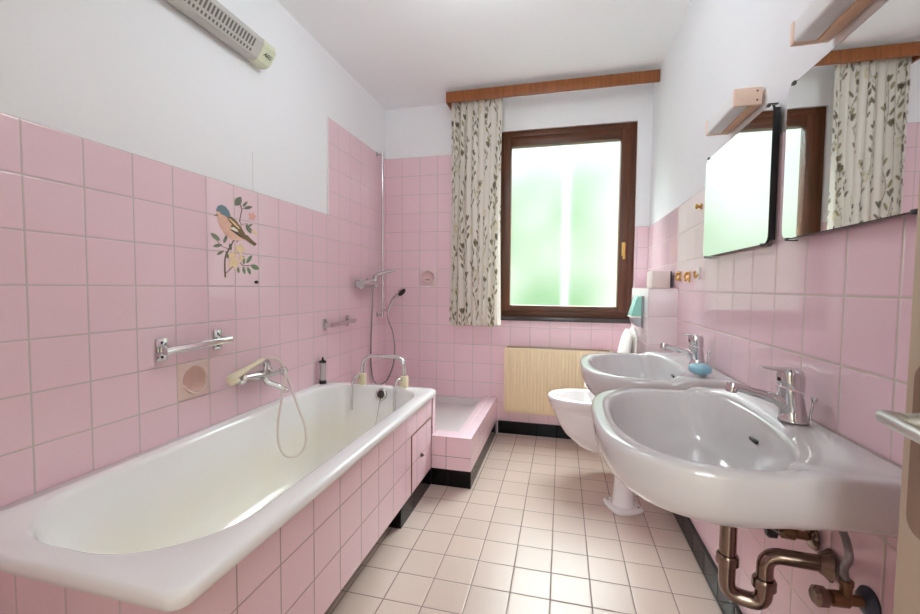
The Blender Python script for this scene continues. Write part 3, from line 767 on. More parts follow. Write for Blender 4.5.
# ------------------------------------------------------------------ tub safety rail at the far rim
br = thing('tub_rail', 'chrome U-shaped safety rail clamped on the far rim of the bathtub', 'safety rail', (-1.03, 2.26, 0.565))
bm = B()
xa, xb, yr = -1.168, -0.897, 2.285
add_tube(bm, round_path([(xa,yr,0.565),(xa,yr,0.742),(xb,yr,0.748),(xb,yr,0.565)],0.075,8), 0.012, 14)
obj('hoop', bm, m_chrome, br, 60)
for x, dx in ((xa, -0.028), (xb, -0.028)):
    bm = B(); add_box(bm, (x-0.021,yr-0.018,0.5655), (x+0.021,yr+0.02,0.634), 0.006); obj('clamp_block', bm, m_cream_plastic, br, 30)
    bm = B(); add_tube(bm, round_path([(x-0.010,yr-0.015,0.612),(x-0.02,yr-0.055,0.626),(x+dx,yr-0.078,0.58),(x+dx-0.003,yr-0.078,0.43)],0.03,6), 0.0085, 12)
    obj('hook_arm', bm, m_chrome, br, 60)

# ------------------------------------------------------------------ shower rail, slider, mixer, hand shower
sr = thing('shower_rail', 'tall slim chrome shower rail in the corner of the left wall', 'shower rail', (XL, 3.085, 0.93))
rxx, ryy = XL+0.045, 3.087
bm = B(); add_tube(bm, [(rxx,ryy,0.915),(rxx,ryy,2.225)], 0.009, 16); obj('rod', bm, m_chrome, sr, 60)
for z in (2.205, 0.935):
    bm = B(); add_lathe(bm, (XL+0.001,ryy,z), (1,0,0), [(0,0.022),(0.005,0.022),(0.008,0.009),(0.045,0.009)], 18); add_lathe(bm, (rxx,ryy,z-0.012), (0,0,1), [(0,0.012),(0.024,0.012)], 16)
    obj('bracket', bm, m_chrome, sr, 40)
bm = B(); add_lathe(bm, (rxx,ryy,0.955), (0,0,1), [(0,0.014),(0.03,0.014)], 16); add_tube(bm, [(rxx,ryy,0.968),(rxx+0.05,ryy-0.012,0.975)], 0.008, 12)
add_lathe(bm, (rxx+0.052,ryy-0.012,0.955), (0.3,0,1), [(0,0.012),(0.035,0.015)], 14); obj('slider', bm, m_chrome, sr, 40)

sm = thing('shower_mixer', 'chrome shower mixer with lever on the left wall by the shower rail', 'faucet', (XL, 2.9, 1.19))
bm = B()
for y, z in ((2.74,1.18),(2.90,1.192)): add_lathe(bm, (XL+0.001,y,z), (1,0,0), [(0,0.03),(0.006,0.03),(0.012,0.014),(0.05,0.014)], 20)
add_tube(bm, [(XL+0.055,2.70,1.175),(XL+0.055,2.93,1.193)], [0.025,0.025], 18)
obj('valve_body', bm, m_chrome, sm, 40)
bm = B(); add_lathe(bm, (XL+0.055,2.70,1.175), (0.25,-1,0), [(0,0.02),(0.004,0.031),(0.03,0.033),(0.036,0.026)], 20); obj('knob', bm, m_chrome, sm, 40)
bm = B(); add_box(bm, (XL+0.038,2.905,1.15), (XL+0.082,2.955,1.25), 0.012, 3); obj('lever_block', bm, m_chrome, sm, 40)
bm = B(); add_tube(bm, [(XL+0.06,2.94,1.245),(XL+0.10,3.0,1.268),(XL+0.15,3.06,1.285)], [0.015,0.013,0.010], 12)
bmesh.ops.create_uvsphere(bm, u_segments=12, v_segments=8, radius=0.011, matrix=Matrix.Translation((XL+0.152,3.062,1.285))); obj('lever', bm, m_chrome, sm, 60)

h2 = thing('hand_shower', 'chrome hand shower in the slider of the shower rail with a long looping steel hose', 'hand shower', (rxx+0.06, ryy-0.012, 0.99))
bm = B()
hp = smooth_path([(rxx+0.052,ryy-0.012,0.945),(rxx+0.07,ryy-0.014,1.0),(rxx+0.10,ryy-0.018,1.06),(rxx+0.155,ryy-0.022,1.108)], 6)
add_tube(bm, hp, [0.011+0.004*(i/(len(hp)-1)) for i in range(len(hp))], 14); obj('handle', bm, m_chrome, h2, 60)
bm = B(); hc = Vector((rxx+0.178,ryy-0.024,1.122)); add_lathe(bm, hc+Vector((-0.02,0,0.012)), (0.75,-0.2,-0.62), [(0,0.012),(0.006,0.024),(0.02,0.037),(0.028,0.038)], 22); sh2 = obj('spray_head', bm, m_chrome, h2, 40)
bm = B(); add_lathe(bm, hc+Vector((-0.02,0,0.012))+Vector((0.75,-0.2,-0.62)).normalized()*0.0285, (0.75,-0.2,-0.62), [(0,0.035),(0.004,0.034),(0.005,0.02)], 22); obj('spray_plate', bm, m_dark, sh2, 40)
bm = B()
hp = smooth_path([(rxx+0.052,ryy-0.012,0.945),(rxx+0.058,ryy-0.02,0.90),(-1.285,3.03,0.80),(-1.258,3.0,0.67),(-1.263,2.98,0.55),(-1.31,2.97,0.435),(-1.372,2.965,0.396),(-1.418,2.96,0.43),(-1.428,2.94,0.54),(-1.425,2.93,0.70),(-1.415,2.925,0.90),(-1.405,2.92,1.06),(-1.398,2.92,1.155)], 8)
add_tube(bm, hp, 0.0062, 10); obj('hose', bm, m_steelhose, h2, 60)

# ------------------------------------------------------------------ infrared heater high on the left wall
ht = thing('wall_heater', 'long grey infrared heater with slotted grille high on the left wall', 'heater', (XL, 1.3, 2.2))
hy0, hy1 = 0.86, 1.775
sec = [(0.004,2.30),(0.055,2.305),(0.088,2.288),(0.090,2.268),(0.050,2.208),(0.030,2.200),(0.004,2.205)]   # x off the wall, z
def section(y, k=1.0):
    cx, cz = 0.045, 2.255
    return [(XL+0.006+cx+(x-cx)*k, y, cz+(z-cz)*k) for x, z in sec]
bm = B(); loft(bm, [section(hy0), section(hy1-0.09)], True, True, True); obj('housing', bm, m_heater, ht, 25)
bm = B(); loft(bm, [section(hy1-0.0895,1.02), section(hy1-0.012,1.02), section(hy1,0.86)], True, True, True); cap = obj('end_cap', bm, m_heater_cap, ht, 25)
# slots in the slanted lower face and the front lip
sl = B()
pA, pB = Vector((XL+0.006+0.090,0,2.268)), Vector((XL+0.006+0.050,0,2.208))
nrm = Vector((pA.z-pB.z, 0, -(pA.x-pB.x))).normalized()
y = hy0+0.03
while y < hy1-0.13:
    for a, b, w in ((0.08,0.56,0.008),(0.70,0.88,0.008)):
        q0 = pA+(pB-pA)*a; q1 = pA+(pB-pA)*b
        add_prism(sl, [(q0.x,y,q0.z),(q0.x,y+w,q0.z),(q1.x,y+w,q1.z),(q1.x,y,q1.z)], nrm*0.0012)
    y += 0.0185
obj('grille_slots', sl, m_heater_dark, ht, 0)
fc = bpy.data.curves.new('logo', 'FONT'); fc.body = 'AEG'; fc.size = 0.026; fc.extrude = 0.0004; fc.shear = 0.3; fc.align_x = 'CENTER'; fc.align_y = 'CENTER'; fc.space_character = 1.0
tmp = bpy.data.objects.new('logo_curve', fc); COL.objects.link(tmp); bpy.context.view_layer.update()
me = bpy.data.meshes.new_from_object(tmp.evaluated_get(bpy.context.evaluated_depsgraph_get())); me.name = 'logo'
bpy.data.objects.remove(tmp); bpy.data.curves.remove(fc)
lo = bpy.data.objects.new('logo', me); COL.objects.link(lo); me.materials.clear(); me.materials.append(m_logo); lo.parent = cap
mid = (pA+pB)/2 + nrm*0.0025
# text x runs along the wall (+Y), text y up the slanted face
xa_ = Vector((0,1,0)); ya_ = (pA-pB).normalized(); za_ = xa_.cross(ya_)
Mx = Matrix((xa_, ya_, za_)).transposed().to_4x4(); Mx.translation = Vector((mid.x, hy1-0.045, mid.z)) - ht.location
lo.matrix_local = Mx

# ------------------------------------------------------------------ tiled ledge box, toilet and the things on it
LX, LY0, LY1, LZ = 0.45, 2.40, 2.95, 1.164
bm = B(); add_box(bm, (LX, LY0, 0), (XR-0.0005, LY1, LZ))
bmesh.ops.recalc_face_normals(bm, faces=bm.faces[:]); bm.normal_update()
for f in bm.faces: f.material_index = 0 if abs(f.normal.x) > 0.5 else 1
struct(obj('trim_2', bm, None, None, 0, mats=[m_ledge_x, m_ledge_y]), 'pale tiled cistern ledge behind the toilet')

tl = thing('toilet', 'white wall-hung toilet with its seat raised against the tiled ledge', 'toilet', (0.2, 2.675, 0.15))
tcy = 2.675
def egg(tip, back, hwf, hwb, z, n=24, cx=None):
    cx = back-0.26 if cx is None else cx
    cx = max(cx, tip+0.05) if cx < tip+0.05 else cx
    out = []
    for k in range(n+1):
        a = PI/2 + PI*k/n
        ca, sa = math.cos(a), math.sin(a)
        out.append((cx-(cx-tip)*abs(ca)**(2/2.3), tcy+hwf*math.copysign(abs(sa)**(2/2.3), sa), z))
    m = 6
    for k in range(1, m): t = k/m; out.append((cx+(back-cx)*t, tcy-(hwf+(hwb-hwf)*sstep(0,1,t)), z))
    for k in range(m+1): t = k/m; out.append((back, tcy-hwb+2*hwb*t, z))
    for k in range(1, m): t = k/m; out.append((back-(back-cx)*t, tcy+(hwb+(hwf-hwb)*sstep(0,1,t)), z))
    return out
def oval(tip, back, hw, z, n=24):
    base = len(egg(0,0.4,0.1,0.1,0)); out = []
    c = (tip+back)/2; a_ = (back-tip)/2
    # same count and order as egg()
    for k in range(n+1):
        a = PI/2+PI*k/n; out.append((c+a_*math.cos(a), tcy+hw*math.sin(a), z))
    r = base-n-1
    for k in range(1, r+1):
        a = 1.5*PI + PI*k/(r+1); out.append((c+a_*math.cos(a), tcy+hw*math.sin(a), z))
    return out
BK = LX-0.001
bm = B()
loft(bm, [egg(0.25,BK,0.075,0.09,0.150), egg(0.19,BK,0.1,0.10,0.156,cx=0.34), egg(0.105,BK,0.125,0.12,0.19,cx=0.31), egg(0.03,BK,0.145,0.135,0.26,cx=0.26), egg(-0.016,BK,0.158,0.15,0.33,cx=0.23), egg(-0.038,BK,0.168,0.16,0.39,cx=0.21),
 egg(-0.044,BK,0.167,0.16,0.413,cx=0.2), egg(-0.053,BK,0.173,0.16,0.416,cx=0.19), egg(-0.059,BK,0.177,0.16,0.442,cx=0.19), egg(-0.067,BK,0.181,0.16,0.445,cx=0.19), egg(-0.071,BK,0.184,0.16,0.466,cx=0.19), egg(-0.076,BK,0.187,0.16,0.472,cx=0.19),
 egg(-0.076,BK,0.187,0.16,0.485,cx=0.19), egg(-0.068,BK,0.18,0.155,0.492,cx=0.19), oval(-0.028,0.33,0.138,0.492), oval(-0.018,0.322,0.13,0.486), oval(-0.012,0.318,0.126,0.46), oval(0.03,0.30,0.105,0.38), oval(0.10,0.28,0.07,0.31), oval(0.15,0.26,0.04,0.29)], True, True, True)
obj('bowl', bm, m_ceramic, tl, 50)
def lid(name, x0, z0, x1, z1, hw, th, mat):
    bm = B(); ax = Vector((x1-x0, 0, z1-z0)); L_ = ax.length; d = ax/L_; n = Vector((-d.z, 0, d.x))
    def R(ins, off):
        out = []
        for k in range(40):
            a = 2*PI*k/40; ca, sa = math.cos(a), math.sin(a)
            s = 0.5+0.5*math.copysign(abs(ca)**0.75, ca); w = math.copysign(abs(sa)**0.75, sa)
            p = Vector((x0, tcy, z0)) + d*(ins + s*(L_-2*ins)) + Vector((0, w*(hw-ins), 0)) + n*off
            out.append(p)
        return out
    loft(bm, [R(0.012,0), R(0.001,0.004), R(0.0,th*0.5), R(0.001,th-0.004), R(0.012,th)], True, True, True)
    return obj(name, bm, mat, tl, 50)
lid('lid', 0.398, 0.51, 0.430, 0.925, 0.182, 0.016, m_white_plastic)
lid('seat', 0.335, 0.507, 0.404, 0.915, 0.182, 0.020, m_white_plastic)
for y in (-0.08, 0.08):
    bm = B(); add_cyl(bm, (0.37,tcy+y-0.022,0.503), (0.37,tcy+y+0.022,0.503), 0.011, 14); obj('hinge', bm, m_white_plastic, tl, 40)
bm = B(); add_lathe(bm, (0.30,tcy-0.148,0.33), (-0.1,-1,-0.15), [(0,0.024),(0.008,0.024),(0.012,0.018)], 18); obj('fixing_cap', bm, m_grey_metal, tl, 40)

st = thing('floor_stand', 'white tapered stand with a flanged two-hole foot on the floor tiles', 'stand', (0.335, 2.31, 0.0))
c = Vector((0.335, 2.30, 0.0))
bm = B()
def foot(s, z):
    out = []
    for k in range(36):
        a = 2*PI*k/36; ca, sa = math.cos(a), math.sin(a); e = 2/1.36
        u = 0.104*s*math.copysign(abs(ca)**e, ca); v = 0.104*s*math.copysign(abs(sa)**e, sa)
        ang = math.radians(-20); out.append((c.x+u*math.cos(ang)-v*math.sin(ang), c.y+u*math.sin(ang)+v*math.cos(ang), z))
    return out
def rnd(r, z): return [(c.x+r*math.cos(2*PI*k/36-math.radians(20)), c.y+r*math.sin(2*PI*k/36-math.radians(20)), z) for k in range(36)]
loft(bm, [foot(0.97,0.0005), foot(1.0,0.004), foot(1.0,0.014), foot(0.96,0.02), foot(0.86,0.022)], True, True, True)
obj('foot_flange', bm, m_ceramic, st, 50)
bm = B(); loft(bm, [rnd(0.058,0.0225), rnd(0.054,0.04), rnd(0.047,0.14), rnd(0.044,0.26), rnd(0.042,0.34), rnd(0.038,0.345), rnd(0.034,0.34)], True, True, True); obj('column', bm, m_ceramic, st, 50)
for s in (-1, 1):
    bm = B()
    p = c + Vector((math.cos(math.radians(-20)), math.sin(math.radians(-20)), 0))*0.078*s
    add_lathe(bm, (p.x,p.y,0.0205), (0,0,1), [(0,0.0055),(0.0025,0.0055),(0.003,0.003)], 12)
    obj('screw', bm, m_dark, st, 30)

ph = thing('paper_holder', 'grey metal paper holder with a teal flap on the side of the tiled ledge', 'paper holder', (LX, 2.6, 1.0))
bm = B(); add_box(bm, (LX-0.008, 2.53, 0.935), (LX-0.0005, 2.67, 1.12), 0.003); obj('back_plate', bm, m_grey_metal, ph, 30)
bm = B(); prof = [(0.009,1.114),(0.030,1.114),(0.040,1.09),(0.062,1.012),(0.060,1.004),(0.009,1.004)]
loft(bm, [[(LX-x, y, z) for x, z in prof] for y in (2.54, 2.66)], True, True, True); fl = obj('flap', bm, m_teal, ph, 30); fl['label'] = 'teal plastic flap'
bm = B(); add_box(bm, (LX-0.066,2.538,0.994), (LX-0.009,2.662,1.003), 0.002); obj('front_edge', bm, m_white_plastic, ph, 30)
bm = B(); prof = [(0.009,0.993),(0.058,0.993),(0.050,0.96),(0.03,0.943),(0.009,0.943)]
loft(bm, [[(LX-x, y, z) for x, z in prof] for y in (2.545, 2.655)], True, True, True); obj('tray', bm, m_grey_metal, ph, 30)

tb = thing('tissue_box', 'small beige box standing on the tiled ledge', 'box', (0.535, 2.56, LZ+0.0008))
bm = B(); add_box(bm, (0.486, 2.50, LZ+0.0008), (0.578, 2.66, LZ+0.098), 0.004); obj('body', bm, m_tissue, tb, 30)
bm = B(); add_box(bm, (0.5785, 2.503, LZ+0.004), (0.5845, 2.657, LZ+0.094), 0.001); obj('gap_shadow', bm, m_dark, tb, 30)  # dark strip standing in for the shadow between box and wall

# ------------------------------------------------------------------ towel hooks on the right wall
def hook(y, z, label, two):
    t = thing('towel_hook', label, 'hook', (XR, y, z), 'gold hooks on the right wall')
    bm = B(); add_box(bm, (XR-0.006, y-0.011, z-0.026), (XR-0.0006, y+0.011, z+0.026), 0.002); obj('back_plate', bm, m_white_plastic if not two else m_gold, t, 30)
    bm = B(); add_tube(bm, round_path([(XR-0.006,y,z-0.004),(XR-0.019,y,z-0.022),(XR-0.022,y,z+0.002)],0.008,6), 0.0045, 10)
    bmesh.ops.create_uvsphere(bm, u_segments=10, v_segments=6, radius=0.007, matrix=Matrix.Translation((XR-0.022,y,z+0.004)))
    if two: bmesh.ops.create_uvsphere(bm, u_segments=10, v_segments=6, radius=0.009, matrix=Matrix.Translation((XR-0.014,y,z+0.016)))
    obj('prong', bm, m_gold, t, 50)
hook(2.376, 1.226, 'gold hook above the ledge, farthest of the three in a row', True)
hook(2.216, 1.220, 'gold hook, middle one of the three in a row below the far mirror', True)
hook(2.066, 1.232, 'white-backed gold hook, closest to the far mirror of the three in a row', False)
t = thing('towel_hook', 'single gold knob hook beside the upper half of the far mirror', 'hook', (XR, 2.08, 1.531), 'gold hooks on the right wall')
bm = B(); add_lathe(bm, (XR-0.0006,2.08,1.531), (-1,0,0), [(0,0.014),(0.004,0.014),(0.006,0.006),(0.012,0.006),(0.015,0.012),(0.022,0.011),(0.025,0.004)], 18); obj('knob', bm, m_gold, t, 40)

# ------------------------------------------------------------------ mirrors
def mirror(y0, y1, label):
    z0, z1, r, x0 = 1.294, 1.696, 0.026, XR-0.024
    t = thing('wall_mirror', label, 'mirror', (XR, (y0+y1)/2, z0), 'frameless mirrors over the washbasins')
    def outl(x, ins):
        out = []
        for cy_, cz_, a0 in ((y0+r, z0+r, 180), (y1-r, z0+r, 270), (y1-r, z1-r, 0), (y0+r, z1-r, 90)):
            for k in range(7):
                a = math.radians(a0+90*k/6); out.append((x, cy_+(r-ins)*math.cos(a), cz_+(r-ins)*math.sin(a)))
        return out
    bm = B(); loft(bm, [outl(x0+0.0004,0.0012), outl(x0+0.0004,0), outl(x0+0.0065,0)], True, False, True); obj('backing', bm, m_mirror_edge, t, 20)
    bm = B(); loft(bm, [outl(x0+0.003,0.0014), outl(x0,0.0014)], True, True, True); obj('glass', bm, m_mirror, t, 10)
    bm = B(); add_box(bm, (x0+0.006, y0+0.012, z0+0.012), (XR-0.0006, y1-0.012, z1-0.012), 0); obj('spacer_gap_shade', bm, m_mirror_edge, t, 0)  # dark colour stands in for the shaded gap between mirror and wall
    for y, z, s in ((y0+0.035, z0, -1), (y1-0.03, z0, -1), (y0+0.03, z1, 1), (y1-0.03, z1, 1)):
        bm = B(); zz = z + s*0.002
        add_box(bm, (x0-0.004, y-0.006, min(zz, z-s*0.004)), (x0-0.0004, y+0.006, max(zz, z-s*0.004)), 0.001)
        add_box(bm, (x0-0.003, y-0.006, min(zz, z+s*0.0045)), (XR-0.0006, y+0.006, max(zz, z+s*0.005)), 0.001)
        obj('clip', bm, m_clip, t, 30)
mirror(0.83, 1.306, 'nearer frameless mirror, showing the curtain')
mirror(1.382, 1.952, 'farther frameless mirror, showing the frosted window')

# ------------------------------------------------------------------ lamps over the mirrors
def wall_lamp(y0, y1, label):
    z0, z1, d = 1.742, 1.796, 0.079
    t = thing('wall_lamp', label, 'lamp', (XR, (y0+y1)/2, z0), 'box lamps above the mirrors')
    xw = XR-0.0006
    bm = B(); add_box(bm, (xw-0.028, y0+0.0125, z0), (xw, y1-0.0125, z1), 0.001); obj('base_strip', bm, m_beige_strip, t, 30)
    bm = B(); add_box(bm, (XR-d+0.001, y0+0.0125, z0+0.002), (xw-0.0285, y1-0.0125, z1-0.001), 0.006, 3); obj('diffuser', bm, m_opal, t, 40)
    for ya, yb in ((y0, y0+0.012), (y1-0.012, y1)):
        bm = B(); add_box(bm, (XR-d, ya, z0), (xw, yb, z1), 0.002); cp = obj('end_cap', bm, m_peach, t, 30)
        if ya == y0:
            for z in (z0+0.014, z1-0.012):
                bm = B(); add_lathe(bm, (xw-0.014, ya+0.0005, z), (0,-1,0), [(0,0.0035),(0.0012,0.003)], 10)
                obj('screw', bm, m_brass, cp, 30)
wall_lamp(0.905, 1.182, 'nearer peach and white box lamp, cut by the top edge of the photo')
wall_lamp(1.514, 1.785, 'farther peach and white box lamp above the far mirror')

# ------------------------------------------------------------------ washbasins (local coordinates: x from the wall, y along it, z height)
def basin(loc, label):
    t = thing('washbasin', label, 'washbasin', loc, 'two white washbasins on the right wall')
    hw, D = 0.335, 0.512                    # half width, depth
    NF = 44; NS = 10; NB = 21
    ZR, ZD = -0.013, 0.0                   # bowl rim and back deck, relative to loc (deck height)
    def zt(x): return ZR + (ZD-ZR)*sstep(-0.202, -0.176, x)
    cxo = -0.225
    def outer(ins, zfun, sx=1.0, sy=1.0, dz=0):
        out = []
        a_ = D+cxo-ins; e = 2/2.9
        for k in range(NF+1):
            a = PI/2+PI*k/NF; ca, sa = math.cos(a), math.sin(a)
            out.append([cxo-a_*abs(ca)**e, (hw-ins-0.006)*math.copysign(abs(sa)**e, sa)])
        for k in range(1, NS): tt = k/NS; x = cxo+(-0.004-ins*0.3-cxo)*tt; out.append([x, -(hw-ins-0.006+0.006*sstep(-0.215,-0.165,x))])
        for k in range(NB+1): tt = k/NB; out.append([-0.002-ins*0.3, (-(hw-ins)+2*(hw-ins)*tt)])
        for k in range(1, NS): tt = 1-k/NS; x = cxo+(-0.004-ins*0.3-cxo)*tt; out.append([x, (hw-ins-0.006+0.006*sstep(-0.215,-0.165,x))])
        return [(x*sx, y*sy, zfun(x)+dz) for x, y in out]
    M = len(outer(0, zt))
    def inner(xf, xb, h, z=None, dz=0, n=2.6):
        """bowl opening from front xf to back xb, half width h"""
        out = []; c = xf + (xb-xf)*0.62; e = 2/n
        for k in range(NF+1):
            a = PI/2+PI*k/NF; ca, sa = math.cos(a), math.sin(a)
            out.append((c-(c-xf)*abs(ca)**e, h*math.copysign(abs(sa)**e, sa)))
        r = M-NF-1
        for k in range(1, r+1):
            a = 1.5*PI+PI*k/(r+1); ca, sa = math.cos(a), math.sin(a)
            out.append((c+(xb-c)*abs(ca)**e, h*math.copysign(abs(sa)**e, sa)))
        return [(x, y, (zt(x) if z is None else z)+dz) for x, y in out]
    bm = B()
    low = lambda z: (lambda x: z + 0.024*sstep(-0.34,-0.08,x)*sstep(-0.04,-0.09,z))
    loft(bm, [
        outer(0, low(-0.188), 0.62, 0.22), outer(0, low(-0.18), 0.72, 0.48), outer(0, low(-0.16), 0.83, 0.72), outer(0, low(-0.128), 0.92, 0.90), outer(0, (lambda x: -0.09-0.012*sstep(-0.2,-0.35,x)), 0.965, 0.972), outer(0, low(-0.07), 0.988, 0.992), outer(0, low(-0.042), 0.996, 1.0),
        outer(0.0, zt, dz=-0.016), outer(0.001, zt, dz=-0.008), outer(0.005, zt, dz=-0.002), outer(0.012, zt, dz=0.0),
        outer(0.03, zt, dz=-0.001),
        inner(-D+0.042, -0.111, hw-0.040, dz=-0.0015), inner(-D+0.048, -0.116, hw-0.047, dz=-0.006), inner(-D+0.054, -0.121, hw-0.054, dz=-0.018),
        inner(-D+0.064, -0.128, hw-0.066, z=-0.065), inner(-D+0.085, -0.136, hw-0.085, z=-0.1), inner(-D+0.12, -0.148, hw-0.115, z=-0.128), inner(-D+0.17, -0.16, hw-0.16, z=-0.146), inner(-D+0.24, -0.174, hw-0.23, z=-0.154), inner(-D+0.29, -0.178, 0.03, z=-0.157, n=2)], True, True, True)
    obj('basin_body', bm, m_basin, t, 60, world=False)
    bm = B(); add_lathe(bm, (-0.2,0,-0.1572), (0,0,1), [(0,0.024),(0.002,0.024),(0.003,0.02),(0.001,0.017),(0.001,0.003)], 20); dr = obj('drain', bm, m_chrome, t, 40, world=False)
    bm = B()
    add_box(bm, (-0.134, -0.012, -0.062), (-0.1215, 0.026, -0.053), 0.003); obj('overflow_slot', bm, m_black, t, 30, world=False)
    return t
b2 = basin((XR-0.001, 1.145, 0.847), 'nearer white washbasin with the drain pipes showing underneath')
b1 = dup(b2, (XR-0.001, 1.92, 0.847), 'farther white washbasin with blue soap on its deck')

# ------------------------------------------------------------------ basin mixers (local: x toward the wall, spout to -x)
def basin_mixer(loc, label):
    t = thing('basin_mixer', label, 'faucet', loc, 'chrome lever mixers on the washbasins')
    bm = B()
    def ell(cx, rx, ry, z, n=28, tilt=0.0): return [(cx+rx*math.cos(2*PI*k/n), ry*math.sin(2*PI*k/n), z + tilt*rx*math.cos(2*PI*k/n)) for k in range(n)]
    loft(bm, [ell(0,0.031,0.027,0.0006), ell(0,0.032,0.028,0.003), ell(0,0.031,0.027,0.007), ell(-0.001,0.029,0.025,0.009), ell(-0.004,0.027,0.024,0.03), ell(-0.007,0.0265,0.0235,0.055,tilt=-0.1), ell(-0.009,0.0265,0.0235,0.076,tilt=-0.3)], True, True, True)
    loft(bm, [[(x, w*math.cos(2*PI*k/16), z+h*math.sin(2*PI*k/16)) for k in range(16)] for x, z, w, h in ((0.0,0.036,0.019,0.028),(-0.03,0.047,0.0175,0.019),(-0.046,0.054,0.0145,0.0125))], True, True, True)
    obj('body', bm, m_chrome, t, 50, world=False)
    bm = B(); P = [(-0.038,0,0.0515),(-0.065,0,0.060),(-0.10,0,0.070),(-0.128,0,0.078)]
    add_tube(bm, P, [0.013,0.0115,0.0105,0.0105], 18); sp = obj('spout', bm, m_chrome, t, 50, world=False)
    bm = B(); add_lathe(bm, (-0.130,0,0.088), (-0.15,0,-1), [(0,0.006),(0.003,0.012),(0.012,0.013),(0.024,0.0125),(0.026,0.010)], 18); obj('aerator', bm, m_chrome, sp, 40, world=False)
    bm = B()
    loft(bm, [ell(-0.008,0.0265,0.0235,0.0795,tilt=-0.28), ell(-0.009,0.0285,0.0245,0.092,tilt=-0.18), ell(-0.010,0.0285,0.0245,0.110,tilt=-0.06), ell(-0.011,0.0265,0.023,0.121), ell(-0.012,0.019,0.016,0.127)], True, True, True)
    loft(bm, [[(x, w*y_, z+h*z_) for y_, z_ in ((-1,-1),(-1,0.4),(-0.7,1),(0.7,1),(1,0.4),(1,-1))] for x, z, w, h in ((0.0,0.120,0.018,0.007),(-0.03,0.123,0.015,0.005),(-0.055,0.126,0.012,0.003),(-0.072,0.128,0.010,0.002))], True, True, True)
    le = obj('lever', bm, m_chrome, t, 40, world=False)
    bm = B(); add_lathe(bm, (-0.0335,-0.006,0.102), (-1,-0.2,0), [(0,0.0055),(0.004,0.005)], 12); dt = obj('marker_dot', bm, pmat('dark red marker', srgb(110,36,44),0.4), le, 30, world=False)
    bm = B(); add_tube(bm, [(0.033,0.0,0.006),(0.038,0,0.050)], 0.003, 10); add_lathe(bm, (0.038,0,0.049), (0.4,0,1), [(0,0.004),(0.004,0.007),(0.011,0.007),(0.013,0.004)], 12); obj('popup_rod', bm, m_chrome, t, 40, world=False)
    return t
f2 = basin_mixer((0.541, 1.137, 0.8475), 'chrome lever mixer on the nearer washbasin')
f1 = dup(f2, (0.547, 1.878, 0.8475), 'chrome lever mixer on the farther washbasin, behind the blue soap')

bm = B(); bmesh.ops.create_uvsphere(bm, u_segments=28, v_segments=16, radius=1.0)
for v in bm.verts:
    x, y, z = v.co; v.co = Vector((0.498+0.037*x, 1.682+0.052*y, 0.8485+0.02+0.02*math.copysign(abs(z)**0.8, z)))
tag(obj('soap_bar', bm, m_bluesoap, None, 60), 'light blue oval bar of soap on the farther washbasin', 'soap')

# ------------------------------------------------------------------ trap and stop valves below the near basin
tr = thing('sink_trap', 'worn chrome U-bend trap under the nearer washbasin', 'pipe trap', (0.416, 1.10, 0.4))
d0 = Vector((0.407,1.118,0)); dd = Vector((0.178,-0.053,0)); 
def tp(s, z): return Vector((d0.x+dd.x*s, d0.y+dd.y*s, z))
bm = B(); add_tube(bm, [tp(0,0.662), tp(0,0.49)], 0.0185, 20); obj('down_pipe', bm, m_chrome_worn, tr, 50)
bm = B(); add_tube(bm, round_path([tp(0,0.50), tp(0,0.415), tp(0.40,0.415), tp(0.40,0.475)],0.033,10), 0.0185, 20); obj('u_bend', bm, m_chrome_worn, tr, 60)
bm = B(); add_tube(bm, round_path([tp(0.40,0.470), tp(0.40,0.538), tp(1.03,0.552)],0.042,10), 0.0175, 20); obj('outlet_pipe', bm, m_chrome_worn, tr, 60)
for s, z in ((0,0.605),(0,0.502),(0.40,0.468)):
    bm = B(); add_lathe(bm, tp(s,z-0.013), (0,0,1), [(0,0.020),(0.002,0.025),(0.02,0.025),(0.025,0.0215)], 20); obj('nut', bm, m_chrome_worn, tr, 30)
bm = B(); add_lathe(bm, tp(1.03,0.5515), -dd.normalized(), [(0,0.035),(0.004,0.034),(0.012,0.026),(0.02,0.022)], 22); obj('rosette', bm, m_chrome_worn, tr, 40)
bm = B(); add_tube(bm, [tp(0.02,0.618), tp(0.28,0.612)], 0.011, 14); add_tube(bm, [tp(0.28,0.612), tp(0.62,0.592)], 0.0022, 8); obj('popup_lever', bm, m_chrome_worn, tr, 40)

def stop_valve(y, z, label, knob_mat, hose_pts, rmat, yaw=0.0):
    t = thing('stop_valve', label, 'valve', (XR, y, z), 'stop valves below the nearer washbasin')
    ax = Vector((-1, yaw, 0)).normalized(); o = Vector((XR-0.001, y, z))
    bm = B(); add_lathe(bm, o, ax, [(0,0.029),(0.004,0.029),(0.012,0.022),(0.015,0.012)], 20); obj('rosette', bm, rmat, t, 40)
    bm = B(); add_lathe(bm, o+ax*0.012, ax, [(0,0.0105),(0.025,0.0105),(0.028,0.015),(0.055,0.015),(0.058,0.010),(0.075,0.009)], 16)
    add_lathe(bm, o+ax*0.042, (0,0,1), [(0,0.010),(0.028,0.010),(0.03,0.012),(0.04,0.012)], 12); obj('valve_body', bm, m_brass, t, 40)
    bm = B(); add_lathe(bm, o+ax*0.074, ax, [(0,0.012),(0.003,0.019),(0.018,0.020),(0.024,0.014)], 10); obj('knob', bm, knob_mat, t, 30)
    bm = B(); add_tube(bm, smooth_path([o+ax*0.042+Vector((0,0,0.036))]+[Vector(p) for p in hose_pts], 8), 0.007, 10); obj('hose', bm, m_steelhose, t, 60)
stop_valve(1.138, 0.572, 'stop valve with black oval knob beside the trap', m_black, [(0.553,1.136,0.635),(0.552,1.138,0.66)], m_chrome_worn, 0.12)
